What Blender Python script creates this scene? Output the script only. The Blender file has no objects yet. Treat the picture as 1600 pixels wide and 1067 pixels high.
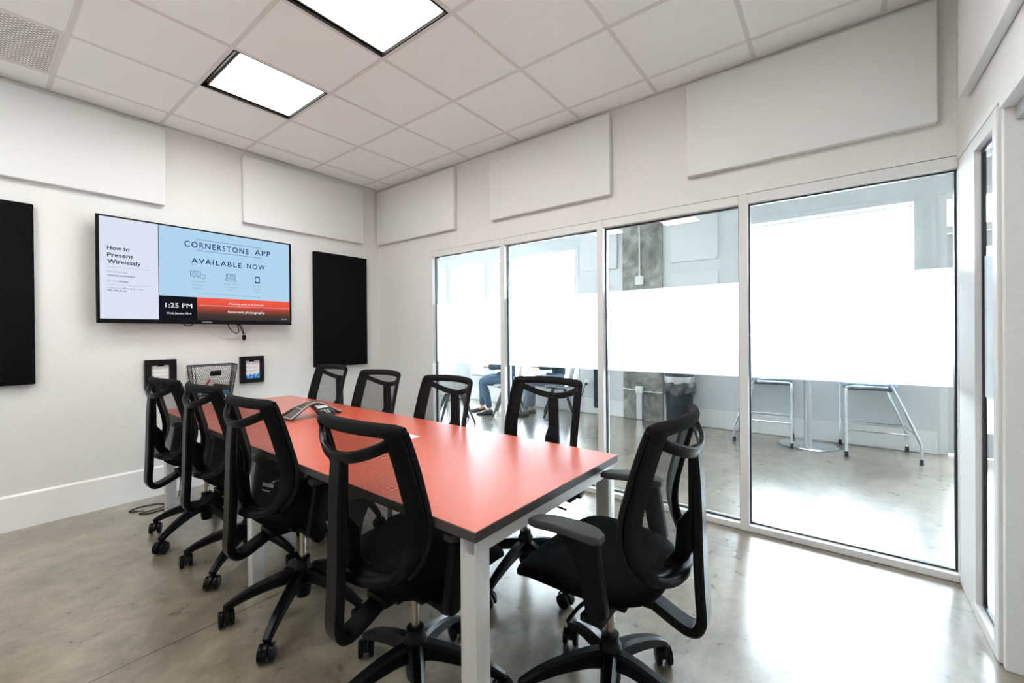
import bpy, bmesh, math, random
from mathutils import Vector, Matrix, Euler
random.seed(7)
C = bpy.context.scene.collection
PI = math.pi
HCAM, HC, E, D, NY = 1.2765, 2.988, 3.041, 4.337, -0.49     # camera height, ceiling, glazed wall, TV wall, near wall
OX = 6.05                                                   # outer wall of the lounge beyond the glass

# ------------------------------------------------------------------ materials
def mat(name, col, rough=.5, metal=0, spec=.5, **kw):
    m = bpy.data.materials.new(name); m.use_nodes = True
    b = m.node_tree.nodes['Principled BSDF']
    b.inputs['Base Color'].default_value = (*col, 1); b.inputs['Roughness'].default_value = rough
    b.inputs['Metallic'].default_value = metal; b.inputs['Specular IOR Level'].default_value = spec
    for k, v in kw.items(): b.inputs[k.replace('_', ' ')].default_value = v
    return m
def nodes(m): return m.node_tree.nodes, m.node_tree.links, m.node_tree.nodes['Principled BSDF']
def noise_col(m, c1, c2, scale, detail=4, bump=0, dist=.002, rough=None, stretch=None):
    n, l, b = nodes(m)
    tc = n.new('ShaderNodeTexCoord'); mp = n.new('ShaderNodeMapping'); l.new(tc.outputs['Object'], mp.inputs[0])
    if stretch: mp.inputs['Scale'].default_value = stretch
    t = n.new('ShaderNodeTexNoise'); t.inputs['Scale'].default_value = scale; t.inputs['Detail'].default_value = detail
    l.new(mp.outputs[0], t.inputs['Vector'])
    r = n.new('ShaderNodeValToRGB'); r.color_ramp.elements[0].color = (*c1, 1); r.color_ramp.elements[1].color = (*c2, 1)
    r.color_ramp.elements[0].position = .3; r.color_ramp.elements[1].position = .7
    l.new(t.outputs['Fac'], r.inputs[0]); l.new(r.outputs[0], b.inputs['Base Color'])
    if bump:
        bp = n.new('ShaderNodeBump'); bp.inputs['Strength'].default_value = bump; bp.inputs['Distance'].default_value = dist
        l.new(t.outputs['Fac'], bp.inputs['Height']); l.new(bp.outputs[0], b.inputs['Normal'])
    if rough:
        mr = n.new('ShaderNodeMapRange'); mr.inputs[3].default_value = rough[0]; mr.inputs[4].default_value = rough[1]
        l.new(t.outputs['Fac'], mr.inputs[0]); l.new(mr.outputs[0], b.inputs['Roughness'])
    return m
def emis(name, col, s):
    m = bpy.data.materials.new(name); m.use_nodes = True; n = m.node_tree.nodes; n.clear()
    e = n.new('ShaderNodeEmission'); o = n.new('ShaderNodeOutputMaterial')
    e.inputs[0].default_value = (*col, 1); e.inputs[1].default_value = s*(.39 if name.startswith('screen') else 1)
    m.node_tree.links.new(e.outputs[0], o.inputs[0]); return m
def srgb(r, g, b):
    f = lambda c: c/12.92 if c <= .04045 else ((c+.055)/1.055)**2.4
    return tuple(f(x/255) for x in (r, g, b))

M = {}
M['wall'] = noise_col(mat('wall_paint', (.74, .74, .72), .75), (.66, .655, .635), (.69, .685, .665), 60, bump=.05)
M['wall_out'] = noise_col(mat('lounge_paint', (.655, .67, .67), .7), (.635, .65, .65), (.675, .69, .69), 3)
M['lounge_ceil'] = mat('lounge_ceiling_grey', (.22, .22, .22), .9)
M['base'] = mat('baseboard_paint', (.78, .77, .75), .5)
M['tile'] = noise_col(mat('ceiling_tile', (.78, .78, .76), .9), (.86, .89, .885), (.89, .92, .915), 220, bump=.1)
M['tee'] = mat('ceiling_tee', (.70, .70, .68), .5)
M['angle'] = mat('wall_angle', (.55, .54, .52), .5)
M['panel'] = noise_col(mat('panel_fabric_white', (.70, .70, .69), .95), (.69, .695, .685), (.73, .735, .725), 400, bump=.15)
M['panel_black'] = noise_col(mat('panel_fabric_black', (.004, .004, .005), .98, spec=.1), (.003, .003, .004), (.006, .006, .007), 300)
M['alu'] = mat('frame_white_aluminium', (.66, .655, .64), .55, spec=.3)
M['gasket'] = mat('black_gasket', (.01, .012, .015), .4)
M['plastic'] = mat('black_plastic', (.0018, .0022, .003), .30, spec=.13)
M['plastic_matt'] = mat('black_plastic_matt', (.0022, .0022, .0026), .5, spec=.12)
M['fabric'] = noise_col(mat('black_fabric', (.010, .010, .011), .95, spec=.06, Sheen_Weight=0.0), (.0012, .0012, .0014), (.003, .003, .0032), 500, bump=.3)
M['roll'] = noise_col(mat('roll_fabric', (.02, .02, .021), .9, spec=.15), (.005, .005, .0053), (.014, .014, .0145), 420, bump=.3)
M['pad'] = mat('arm_pad_soft', (.028, .028, .029), .45, spec=.35)
M['cyl'] = mat('gas_cylinder_metal', (.42, .36, .30), .25, metal=1)
M['steel'] = mat('brushed_silver', (.62, .63, .64), .38, metal=.85)
M['silver'] = mat('silver_paint', (.60, .60, .59), .35, metal=.25)
M['chrome'] = mat('stool_chrome', (.62, .66, .68), .22, metal=.9)
M['rubber'] = mat('black_rubber', (.012, .013, .015), .7)
M['edge'] = mat('table_edge', (.050, .042, .040), .42)
M['red'] = noise_col(mat('table_red_laminate', (.72, .115, .065), .30, spec=1.0, Coat_Weight=1.0, Coat_Roughness=.36, Coat_IOR=1.6), (.60, .084, .033), (.63, .092, .038), 6)
M['under'] = mat('table_underside', (.08, .06, .05), .7)
M['white'] = mat('white_plastic', (.75, .75, .74), .4)
M['paper'] = mat('paper_white', (.80, .80, .80), .8)
M['ink'] = mat('paper_ink', (.12, .13, .15), .8)
M['inkpale'] = mat('paper_ink_pale', (.45, .47, .5), .8)
M['blue1'] = mat('print_blue_dark', srgb(20, 80, 190), .7)
M['blue2'] = mat('print_blue_mid', srgb(50, 140, 220), .7)
M['blue3'] = mat('print_blue_pale', srgb(110, 190, 225), .7)
M['frame_black'] = mat('picture_frame_black', (.003, .0033, .0036), .35, spec=.2)
M['wire'] = mat('basket_wire', (.02, .019, .018), .4, metal=.4)
M['marker_red'] = mat('marker_red', (.55, .03, .02), .4)
M['orange'] = mat('orange_plastic', (.75, .18, .06), .4)
M['brown'] = mat('dark_brown_felt', (.035, .02, .018), .8)
M['cyan'] = mat('blue_cyan_plastic', (.02, .25, .42), .45)
M['phone_dark'] = noise_col(mat('phone_grille', (.06, .05, .045), .6), (.05, .043, .038), (.085, .075, .065), 600, bump=.2)
M['phone_edge'] = mat('phone_silver_edge', (.55, .54, .52), .3, metal=.6)
M['phone_body'] = mat('phone_body', (.018, .018, .02), .4)
M['lcd'] = mat('phone_lcd', (.55, .57, .56), .2)
M['cream'] = mat('offwhite_box', (.72, .74, .72), .5)
M['skin'] = mat('skin', (.55, .33, .24), .55, Subsurface_Weight=.1)
M['jeans'] = noise_col(mat('denim', (.05, .10, .16), .9), (.035, .075, .13), (.07, .13, .20), 60)
M['jeans2'] = noise_col(mat('denim_pale', (.2, .27, .36), .9), (.16, .22, .30), (.25, .32, .42), 50)
M['jacket'] = noise_col(mat('jacket_navy', (.03, .055, .085), .9), (.022, .042, .07), (.04, .07, .10), 40)
M['jacket2'] = noise_col(mat('jacket_slate', (.02, .05, .075), .9), (.015, .04, .06), (.03, .06, .09), 40)
M['shoe'] = mat('shoe_leather', (.03, .032, .036), .5)
M['shoe2'] = mat('shoe_green', (.10, .14, .13), .6)
M['hair'] = mat('hair_dark', (.03, .02, .015), .6)
M['eye'] = mat('eye_white', (.8, .8, .8), .2)
M['iris'] = mat('eye_iris', (.03, .02, .015), .2)
M['lip'] = mat('lips', (.42, .16, .13), .5)
M['seatblue'] = noise_col(mat('stool_seat_blue', (.06, .13, .2), .8), (.03, .075, .13), (.16, .24, .31), 14)
M['bin'] = mat('bin_plastic', (.012, .022, .030), .5)
M['bag'] = noise_col(mat('bin_bag', (.05, .05, .06), .3), (.03, .03, .036), (.12, .115, .13), 25, bump=.8, dist=.02)
M['bark'] = mat('bark', (.35, .33, .32), .9)
M['ground'] = mat('snowy_ground', (.88, .89, .9), .9)  # made white so the ground throws more daylight up to the ceilings
M['shell'] = mat('white_shell', (.72, .74, .73), .35)
M['greyleg'] = mat('dark_grey_leg', (.05, .06, .075), .5)
M['black'] = mat('matt_black', (.004, .004, .004), .8, spec=.1)
M['rim'] = mat('light_rim', (.20, .15, .10), .5)

def concrete_floor():
    m = mat('polished_concrete', (.3, .27, .23), .3, spec=.5, Coat_Weight=1.0, Coat_Roughness=.2, Coat_IOR=1.7)
    n, l, b = nodes(m)
    tc = n.new('ShaderNodeTexCoord'); sep = n.new('ShaderNodeSeparateXYZ'); l.new(tc.outputs['Object'], sep.inputs[0])
    def noise(scale, det, dist=0, vec=None, rough=.55):
        t = n.new('ShaderNodeTexNoise'); t.inputs['Scale'].default_value = scale; t.inputs['Detail'].default_value = det
        t.inputs['Distortion'].default_value = dist; t.inputs['Roughness'].default_value = rough
        l.new(vec or tc.outputs['Object'], t.inputs['Vector']); return t.outputs['Fac']
    def math_(op, a, bb, c=None):
        k = n.new('ShaderNodeMath'); k.operation = op
        for i, x in enumerate((a, bb, c)):
            if x is None: continue
            if isinstance(x, (int, float)): k.inputs[i].default_value = x
            else: l.new(x, k.inputs[i])
        return k.outputs[0]
    mp = n.new('ShaderNodeMapping'); mp.inputs['Scale'].default_value = (1, 1.15, 1); mp.inputs['Rotation'].default_value = (0, 0, .5)
    l.new(tc.outputs['Object'], mp.inputs[0])
    big = noise(1.6, 6, .8, mp.outputs[0], .62); small = noise(9, 8, .4, mp.outputs[0], .7); fine = noise(70, 3)
    v = math_('ADD', math_('MULTIPLY', big, .52), math_('ADD', math_('MULTIPLY', small, .38), math_('MULTIPLY', fine, .10)))
    r = n.new('ShaderNodeValToRGB'); el = r.color_ramp.elements
    el[0].position = .36; el[0].color = (.100, .077, .052, 1); el[1].position = .64; el[1].color = (.30, .25, .185, 1)
    x = el.new(.5); x.color = (.195, .16, .115, 1)
    l.new(v, r.inputs[0])
    # saw-cut joints and thin cracks
    def joint(coord, at, w):
        d = math_('ABSOLUTE', math_('SUBTRACT', coord, at), 0); return math_('LESS_THAN', d, w)
    wob = math_('MULTIPLY', math_('SUBTRACT', noise(3, 3), .5), .012)
    j = math_('MAXIMUM', joint(sep.outputs[0], 2.757, .0028), joint(math_('ADD', sep.outputs[1], wob), 2.197, .0042))
    cr = n.new('ShaderNodeTexVoronoi'); cr.feature = 'DISTANCE_TO_EDGE'; cr.inputs['Scale'].default_value = 1.1
    dst = n.new('ShaderNodeMix'); dst.data_type = 'VECTOR'; dst.inputs['Factor'].default_value = .12
    nz = n.new('ShaderNodeTexNoise'); nz.inputs['Scale'].default_value = 3; nz.inputs['Detail'].default_value = 5
    l.new(tc.outputs['Object'], nz.inputs['Vector']); l.new(tc.outputs['Object'], dst.inputs[4]); l.new(nz.outputs['Color'], dst.inputs[5]); l.new(dst.outputs[1], cr.inputs['Vector'])
    ck = math_('MULTIPLY', math_('LESS_THAN', cr.outputs['Distance'], .0012), math_('GREATER_THAN', noise(2.2, 2), .60))
    dark = math_('MAXIMUM', math_('MULTIPLY', j, .85), math_('MULTIPLY', ck, .08))
    mx = n.new('ShaderNodeMix'); mx.data_type = 'RGBA'; mx.inputs['B'].default_value = (.03, .026, .022, 1)
    l.new(dark, mx.inputs['Factor']); l.new(r.outputs[0], mx.inputs['A']); l.new(mx.outputs['Result'], b.inputs['Base Color'])
    mr = n.new('ShaderNodeMapRange'); mr.inputs[3].default_value = .20; mr.inputs[4].default_value = .40
    l.new(small, mr.inputs[0]); l.new(mr.outputs[0], b.inputs['Roughness'])
    bp = n.new('ShaderNodeBump'); bp.inputs['Strength'].default_value = .06; bp.inputs['Distance'].default_value = .004
    l.new(small, bp.inputs['Height']); l.new(bp.outputs[0], b.inputs['Normal'])
    return m
M['floor'] = concrete_floor()
def concrete_column():
    m = mat('raw_concrete', (.35, .34, .31), .85); n, l, b = nodes(m)
    tc = n.new('ShaderNodeTexCoord')
    t = n.new('ShaderNodeTexNoise'); t.inputs['Scale'].default_value = 3.2; t.inputs['Detail'].default_value = 9; t.inputs['Roughness'].default_value = .68
    t.inputs['Distortion'].default_value = .6; l.new(tc.outputs['Object'], t.inputs['Vector'])
    r = n.new('ShaderNodeValToRGB'); el = r.color_ramp.elements
    el[0].position = .34; el[0].color = (.10, .10, .09, 1); el[1].position = .66; el[1].color = (.48, .47, .43, 1)
    e = el.new(.5); e.color = (.26, .255, .225, 1)
    l.new(t.outputs['Fac'], r.inputs[0]); l.new(r.outputs[0], b.inputs['Base Color'])
    bp = n.new('ShaderNodeBump'); bp.inputs['Strength'].default_value = .5; bp.inputs['Distance'].default_value = .01
    l.new(t.outputs['Fac'], bp.inputs['Height']); l.new(bp.outputs[0], b.inputs['Normal'])
    return m
M['concrete'] = concrete_column()

def shader_mix(name, build):
    m = bpy.data.materials.new(name); m.use_nodes = True; n = m.node_tree.nodes; n.clear()
    o = n.new('ShaderNodeOutputMaterial'); build(n, m.node_tree.links, o); return m
def _glass(n, l, o):
    tr = n.new('ShaderNodeBsdfTransparent'); tr.inputs[0].default_value = (.955, .975, .985, 1)
    gl = n.new('ShaderNodeBsdfGlossy'); gl.inputs['Roughness'].default_value = .0; gl.inputs[0].default_value = (1, 1, 1, 1)
    fr = n.new('ShaderNodeFresnel'); fr.inputs[0].default_value = 1.45; ge = n.new('ShaderNodeNewGeometry'); iv = n.new('ShaderNodeMath'); iv.operation = 'SUBTRACT'; iv.inputs[0].default_value = 1; l.new(ge.outputs['Backfacing'], iv.inputs[1]); fm = n.new('ShaderNodeMath'); fm.operation = 'MULTIPLY'; l.new(fr.outputs[0], fm.inputs[0]); l.new(iv.outputs[0], fm.inputs[1])
    mx = n.new('ShaderNodeMixShader'); l.new(fm.outputs[0], mx.inputs[0]); l.new(tr.outputs[0], mx.inputs[1]); l.new(gl.outputs[0], mx.inputs[2])
    l.new(mx.outputs[0], o.inputs[0])
M['glass'] = shader_mix('clear_glass', _glass)
def _frost(n, l, o):
    t = n.new('ShaderNodeBsdfTranslucent'); t.inputs[0].default_value = (.95, .97, .98, 1)
    rf = n.new('ShaderNodeBsdfRefraction'); rf.inputs[0].default_value = (.97, .985, .99, 1); rf.inputs['Roughness'].default_value = .95; rf.inputs['IOR'].default_value = 1.35
    d = n.new('ShaderNodeBsdfDiffuse'); d.inputs[0].default_value = (.9, .92, .93, 1)
    a = n.new('ShaderNodeMixShader'); a.inputs[0].default_value = .4; l.new(t.outputs[0], a.inputs[1]); l.new(rf.outputs[0], a.inputs[2])
    b = n.new('ShaderNodeMixShader'); b.inputs[0].default_value = .15; l.new(a.outputs[0], b.inputs[1]); l.new(d.outputs[0], b.inputs[2])
    l.new(b.outputs[0], o.inputs[0])
M['frost'] = shader_mix('frosted_film', _frost)
def _mesh(n, l, o):
    tc = n.new('ShaderNodeTexCoord'); s = n.new('ShaderNodeSeparateXYZ'); l.new(tc.outputs['Object'], s.inputs[0])
    def mth(op, a, b):
        k = n.new('ShaderNodeMath'); k.operation = op
        for i, x in enumerate((a, b)):
            if isinstance(x, (int, float)): k.inputs[i].default_value = x
            else: l.new(x, k.inputs[i])
        return k.outputs[0]
    sx = mth('SINE', mth('MULTIPLY', s.outputs[0], 2*PI/.0052), 0)
    sz = mth('SINE', mth('MULTIPLY', s.outputs[2], 2*PI/.0078), 0)
    hole = mth('GREATER_THAN', mth('ABSOLUTE', mth('MULTIPLY', sx, sz), 0), .33)
    d = n.new('ShaderNodeBsdfPrincipled'); d.inputs['Specular IOR Level'].default_value = .15; d.inputs['Base Color'].default_value = (.010, .0098, .0098, 1); d.inputs['Roughness'].default_value = .6
    tr = n.new('ShaderNodeBsdfTransparent')
    mx = n.new('ShaderNodeMixShader'); l.new(hole, mx.inputs[0]); l.new(d.outputs[0], mx.inputs[1]); l.new(tr.outputs[0], mx.inputs[2])
    l.new(mx.outputs[0], o.inputs[0])
M['mesh'] = shader_mix('chair_mesh', _mesh)
def perforated():
    m = mat('perforated_metal', (.62, .62, .60), .5); n, l, b = nodes(m)
    tc = n.new('ShaderNodeTexCoord'); mp = n.new('ShaderNodeMapping'); mp.inputs['Scale'].default_value = (1/.021,)*3; mp.inputs['Rotation'].default_value = (0, 0, PI/4)
    l.new(tc.outputs['Object'], mp.inputs[0])
    s = n.new('ShaderNodeSeparateXYZ'); l.new(mp.outputs[0], s.inputs[0])
    def mth(op, a, b2):
        k = n.new('ShaderNodeMath'); k.operation = op
        for i, x in enumerate((a, b2)):
            if isinstance(x, (int, float)): k.inputs[i].default_value = x
            else: l.new(x, k.inputs[i])
        return k.outputs[0]
    fx = mth('SUBTRACT', mth('FRACT', s.outputs[0], 0), .5); fy = mth('SUBTRACT', mth('FRACT', s.outputs[1], 0), .5)
    r2 = mth('ADD', mth('MULTIPLY', fx, fx), mth('MULTIPLY', fy, fy)); h = mth('LESS_THAN', r2, .11)
    mx = n.new('ShaderNodeMix'); mx.data_type = 'RGBA'; mx.inputs['A'].default_value = (.40, .40, .39, 1); mx.inputs['B'].default_value = (.92, .92, .91, 1)
    l.new(h, mx.inputs['Factor']); l.new(mx.outputs['Result'], b.inputs['Base Color']); return m
M['perf'] = perforated()

LAMP = emis('lamp_lens', (1.0, .99, .965), 10.0)
# ------------------------------------------------------------------ mesh builder
def catmull(pts, n):
    P = [Vector(p) for p in pts]; out = []
    P = [P[0]*2-P[1]] + P + [P[-1]*2-P[-2]]
    for i in range(1, len(P)-2):
        for k in range(n):
            t = k/n; a, b, c, d = P[i-1:i+3]
            out.append(.5*((2*b)+(c-a)*t+(2*a-5*b+4*c-d)*t*t+(3*b-a-3*c+d)*t**3))
    out.append(P[-2]); return out
class MB:
    def __init__(s): s.v = []; s.f = []; s.m = []; s.cur = 0
    def mat(s, i): s.cur = i; return s
    def add(s, vs, fs, M4=None):
        o = len(s.v); s.v += [(M4 @ Vector(v)) if M4 else Vector(v) for v in vs]
        s.f += [[i+o for i in f] for f in fs]; s.m += [s.cur]*len(fs); return s
    def box(s, lo, hi, bev=0, M4=None, seg=2):
        lo = Vector(lo); hi = Vector(hi)
        if bev <= 0:
            v = [(x, y, z) for x in (lo.x, hi.x) for y in (lo.y, hi.y) for z in (lo.z, hi.z)]
            return s.add(v, [(0,1,3,2),(4,6,7,5),(0,4,5,1),(2,3,7,6),(0,2,6,4),(1,5,7,3)], M4)
        bm = bmesh.new(); bmesh.ops.create_cube(bm, size=1)
        for v in bm.verts: v.co = Vector(((lo[i]+hi[i])/2 + v.co[i]*(hi[i]-lo[i]) for i in range(3)))
        bmesh.ops.bevel(bm, geom=bm.edges[:], offset=bev, segments=seg, affect='EDGES', profile=.5)
        return s.bm(bm, M4)
    def bm(s, bm, M4=None):
        bm.verts.ensure_lookup_table(); bm.verts.index_update()
        s.add([v.co.copy() for v in bm.verts], [[v.index for v in f.verts] for f in bm.faces], M4); bm.free(); return s
    def rings(s, R, closed_ring=True, caps=True, closed=False):
        n = len(R[0]); vs = [p for r in R for p in r]; fs = []
        m = len(R)
        for i in range(m if closed else m-1):
            a = i*n; b = ((i+1) % m)*n
            for k in range(n if closed_ring else n-1):
                k2 = (k+1) % n; fs.append((a+k, a+k2, b+k2, b+k))
        if caps and not closed and closed_ring: fs += [tuple(range(n))[::-1], tuple(range((m-1)*n, m*n))]
        return s.add(vs, fs)
    def tube(s, pts, r, n=8, closed=False, caps=True):
        P = [Vector(p) for p in pts]; m = len(P); R = []
        rr = r if isinstance(r, (list, tuple)) else [r]*m
        up = None
        for i in range(m):
            a = P[(i-1) % m] if (closed or i) else P[i]; b = P[(i+1) % m] if (closed or i < m-1) else P[i]
            t = (b-a).normalized()
            if up is None:
                up = Vector((0, 0, 1)) if abs(t.z) < .9 else Vector((1, 0, 0))
            x = t.cross(up).normalized(); y = x.cross(t); up = y
            R.append([P[i]+x*rr[i]*math.cos(2*PI*k/n)+y*rr[i]*math.sin(2*PI*k/n) for k in range(n)])
        return s.rings(R, caps=caps, closed=closed)
    def sweep(s, pts, side, hw, ht, rnd=.35, closed=False):
        """rounded-rectangle section swept along pts; side = constant side direction (or list)"""
        P = [Vector(p) for p in pts]; m = len(P); R = []
        g = lambda q, i: q[i] if isinstance(q, (list, tuple)) else q
        for i in range(m):
            a = P[max(i-1, 0)] if not closed else P[i-1]; b = P[min(i+1, m-1)] if not closed else P[(i+1) % m]
            t = (b-a).normalized(); sd = Vector(side[i] if isinstance(side, list) else side)
            sd = (sd - t*sd.dot(t)).normalized(); u = sd.cross(t)
            w, h = g(hw, i), g(ht, i); c = min(w, h)*rnd
            sec = [(w, h-c), (w-c, h), (-w+c, h), (-w, h-c), (-w, -h+c), (-w+c, -h), (w-c, -h), (w, -h+c)]
            R.append([P[i]+sd*x+u*y for x, y in sec])
        return s.rings(R, closed=closed)
    def lathe(s, prof, n=24, c=(0, 0, 0), M4=None):
        R = [[Vector((r*math.cos(2*PI*k/n), r*math.sin(2*PI*k/n), z)) for k in range(n)] for r, z in prof]
        T = Matrix.Translation(c) @ (M4 or Matrix())
        R = [[T @ p for p in r] for r in R]
        return s.rings(R)
    def prism(s, poly, ax, lo, hi, bev=0):
        """poly in the two other axes (cyclic order), extruded along ax from lo to hi"""
        def P(a, b, c): return {0: (c, a, b), 1: (a, c, b), 2: (a, b, c)}[ax]
        n = len(poly)
        if bev:
            bm = bmesh.new(); A = [bm.verts.new(P(a, b, lo)) for a, b in poly]; B = [bm.verts.new(P(a, b, hi)) for a, b in poly]
            bm.faces.new(A[::-1]); bm.faces.new(B)
            for k in range(n): bm.faces.new((A[k], A[(k+1) % n], B[(k+1) % n], B[k]))
            bmesh.ops.recalc_face_normals(bm, faces=bm.faces[:])
            bmesh.ops.bevel(bm, geom=bm.edges[:], offset=bev, segments=2, affect='EDGES', profile=.5)
            return s.bm(bm)
        vs = [P(a, b, lo) for a, b in poly]+[P(a, b, hi) for a, b in poly]
        fs = [tuple(range(n))[::-1], tuple(range(n, 2*n))]+[(k, (k+1) % n, n+(k+1) % n, n+k) for k in range(n)]
        return s.add(vs, fs)
    def quad(s, a, b, c, d): return s.add([a, b, c, d], [(0, 1, 2, 3)])
    def sphere(s, c, r, nu=16, nv=10, M4=None):
        r = Vector(r) if not isinstance(r, (int, float)) else Vector((r, r, r)); R = []
        for j in range(nv+1):
            ph = -PI/2+PI*j/nv; q = max(math.cos(ph), .001)
            R.append([Vector(c)+Vector((r.x*q*math.cos(2*PI*k/nu), r.y*q*math.sin(2*PI*k/nu), r.z*math.sin(ph))) for k in range(nu)])
        if M4: R = [[M4 @ p for p in r_] for r_ in R]
        return s.rings(R)
    def build(s, name, mats, parent=None, angle=35, recenter=False, normals=True):
        if not isinstance(mats, (list, tuple)): mats = [mats]
        me = bpy.data.meshes.new(name)
        off = Vector((0, 0, 0))
        if recenter:
            lo = [min(v[i] for v in s.v) for i in range(3)]; hi = [max(v[i] for v in s.v) for i in range(3)]
            off = Vector(((lo[0]+hi[0])/2, (lo[1]+hi[1])/2, lo[2]))
        me.from_pydata([tuple(v-off) for v in s.v], [], s.f)
        for m in mats: me.materials.append(m)
        me.polygons.foreach_set('material_index', s.m)
        if normals:
            bm = bmesh.new(); bm.from_mesh(me); bmesh.ops.recalc_face_normals(bm, faces=bm.faces[:]); bm.to_mesh(me); bm.free()
        if angle:
            me.polygons.foreach_set('use_smooth', [True]*len(me.polygons)); me.set_sharp_from_angle(angle=math.radians(angle))
        me.update()
        o = bpy.data.objects.new(name, me); C.objects.link(o); o.location = off
        if parent: o.parent = parent
        return o
def tag(o, label, cat, group=None, kind=None):
    o['label'] = label; o['category'] = cat
    if group: o['group'] = group
    if kind: o['kind'] = kind
    return o
def thing(name, label, cat, loc=(0, 0, 0), rz=0, group=None):
    o = bpy.data.objects.new(name, None); C.objects.link(o); o.location = loc; o.rotation_euler = (0, 0, rz)
    o.empty_display_size = .1
    return tag(o, label, cat, group)
def struct(o, label=None, cat=None):
    o['kind'] = 'structure'
    if label: o['label'] = label
    if cat: o['category'] = cat
    return o
def dup(root, loc=None, rz=None, label=None, group=None):
    def cp(o, par):
        c = o.copy(); C.objects.link(c); c.parent = par
        for ch in list(o.children): cp(ch, c)
        return c
    r = cp(root, None)
    if loc is not None: r.location = loc
    if rz is not None: r.rotation_euler = (0, 0, rz)
    if label: r['label'] = label
    if group: r['group'] = group
    return r
def text_into(mb, txt, size, pos, ux=(1, 0, 0), uy=(0, 0, 1), align='LEFT', bold=0, sx=1, spacing=1):
    cu = bpy.data.curves.new('t', 'FONT'); cu.body = txt; cu.size = size; cu.align_x = align; cu.offset = bold; cu.space_character = spacing
    cu.resolution_u = 3
    ob = bpy.data.objects.new('t', cu); C.objects.link(ob)
    dg = bpy.context.evaluated_depsgraph_get(); dg.update()
    me = bpy.data.meshes.new_from_object(ob.evaluated_get(dg))
    ux, uy, pos = Vector(ux), Vector(uy), Vector(pos)
    mb.add([pos+ux*v.co.x*sx+uy*v.co.y for v in me.vertices], [list(p.vertices) for p in me.polygons])
    bpy.data.objects.remove(ob); bpy.data.curves.remove(cu); bpy.data.meshes.remove(me)

# ------------------------------------------------------------------ setting
ROOM_X0 = -1.3; WT = .14
struct(MB().box((-1.6, -5, -.15), (OX+.9, 10.5, 0)).build('floor', M['floor'], angle=0), 'polished grey-brown concrete floor with thin cut joints', 'floor')
struct(MB().box((ROOM_X0-.1, D, 0), (E+WT, D+WT, HC+.35)).build('wall_back', M['wall'], angle=0), 'white painted wall behind the television', 'wall')
w = MB()
w.box((E, 3.456, 0), (E+WT, D, HC+.35)); w.box((E, NY-WT, 2.155), (E+WT, 3.456, HC+.35)); 
struct(w.build('wall_right', M['wall'], angle=0), 'white wall above and beside the glass partition', 'wall')
w = MB()
w.box((2.39, NY-WT, 2.13), (E, NY, HC+.35)); w.box((1.35, NY-WT, 2.13), (2.39, NY, HC+.35)); w.box((ROOM_X0-.1, NY-WT, 0), (1.35, NY, HC+.35))
struct(w.build('wall_near', M['wall'], angle=0), 'white wall over the sidelight and door opening at the right', 'wall')
struct(MB().box((ROOM_X0-.1, NY, 0), (ROOM_X0, D, HC+.35)).build('wall_left', M['wall'], angle=0), 'white side wall out of the frame', 'wall')
# baseboards
b = MB(); b.prism([(D, 0), (D-.014, 0), (D-.014, .222), (D-.006, .234), (D, .234)], 0, ROOM_X0, E); struct(b.build('baseboard_back', M['base'], angle=0), 'tall white baseboard under the television wall', 'baseboard')
b = MB(); b.prism([(E, 0), (E-.014, 0), (E-.014, .222), (E-.006, .234), (E, .234)], 1, 3.47, D-.014); struct(b.build('baseboard_right', M['base'], angle=0), 'short white baseboard between the corner and the glass', 'baseboard')

# ceiling
GX, GY, T = .379-.6096*3, .399-.6096*2, .6096
LIGHTS = [(4, 6), (4, 4)]; VENT = (2, 7)
LIGHT_CELLS = set(LIGHTS+[(4, 2), (1, 6), (1, 4)]); 
ceil = MB()
for i in range(-1, 9):
    for j in range(-1, 10):
        if (i, j) in LIGHT_CELLS or (i, j) == VENT: continue
        x0, x1 = max(GX+i*T, ROOM_X0), min(GX+(i+1)*T, E); y0, y1 = max(GY+j*T, NY), min(GY+(j+1)*T, D)
        if x1-x0 < .02 or y1-y0 < .02: continue
        ceil.box((x0+.008, y0+.008, HC-.003), (x1-.008, y1-.008, HC+.02), .004, seg=1)
co = struct(ceil.build('ceiling', M['tile'], angle=30), 'suspended ceiling of white square tiles', 'ceiling')
g = MB()
for i in range(0, 9):
    x = GX+i*T
    if ROOM_X0 < x < E: g.box((x-.012, NY, HC-.006), (x+.012, D, HC+.03))
for j in range(0, 10):
    y = GY+j*T
    if NY < y < D: g.box((ROOM_X0, y-.0115, HC-.0052), (E, y+.0115, HC+.0295))
g.build('ceiling_grid', M['tee'], co, angle=0)
g = MB(); g.box((ROOM_X0, D-.022, HC-.010), (E, D, HC+.02)); g.box((E-.022, NY, HC-.010), (E, D-.022, HC+.02)); g.box((ROOM_X0, NY, HC-.01), (E-.022, NY+.022, HC+.02))
struct(g.build('trim_1', M['angle'], angle=0), 'grey wall angle round the edge of the ceiling', 'trim')
struct(MB().box((ROOM_X0-.1, NY-WT, HC+.3), (E+WT, D+WT, HC+.4)).build('ceiling_slab', M['wall'], angle=0), 'slab over the suspended ceiling', 'ceiling')

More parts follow.
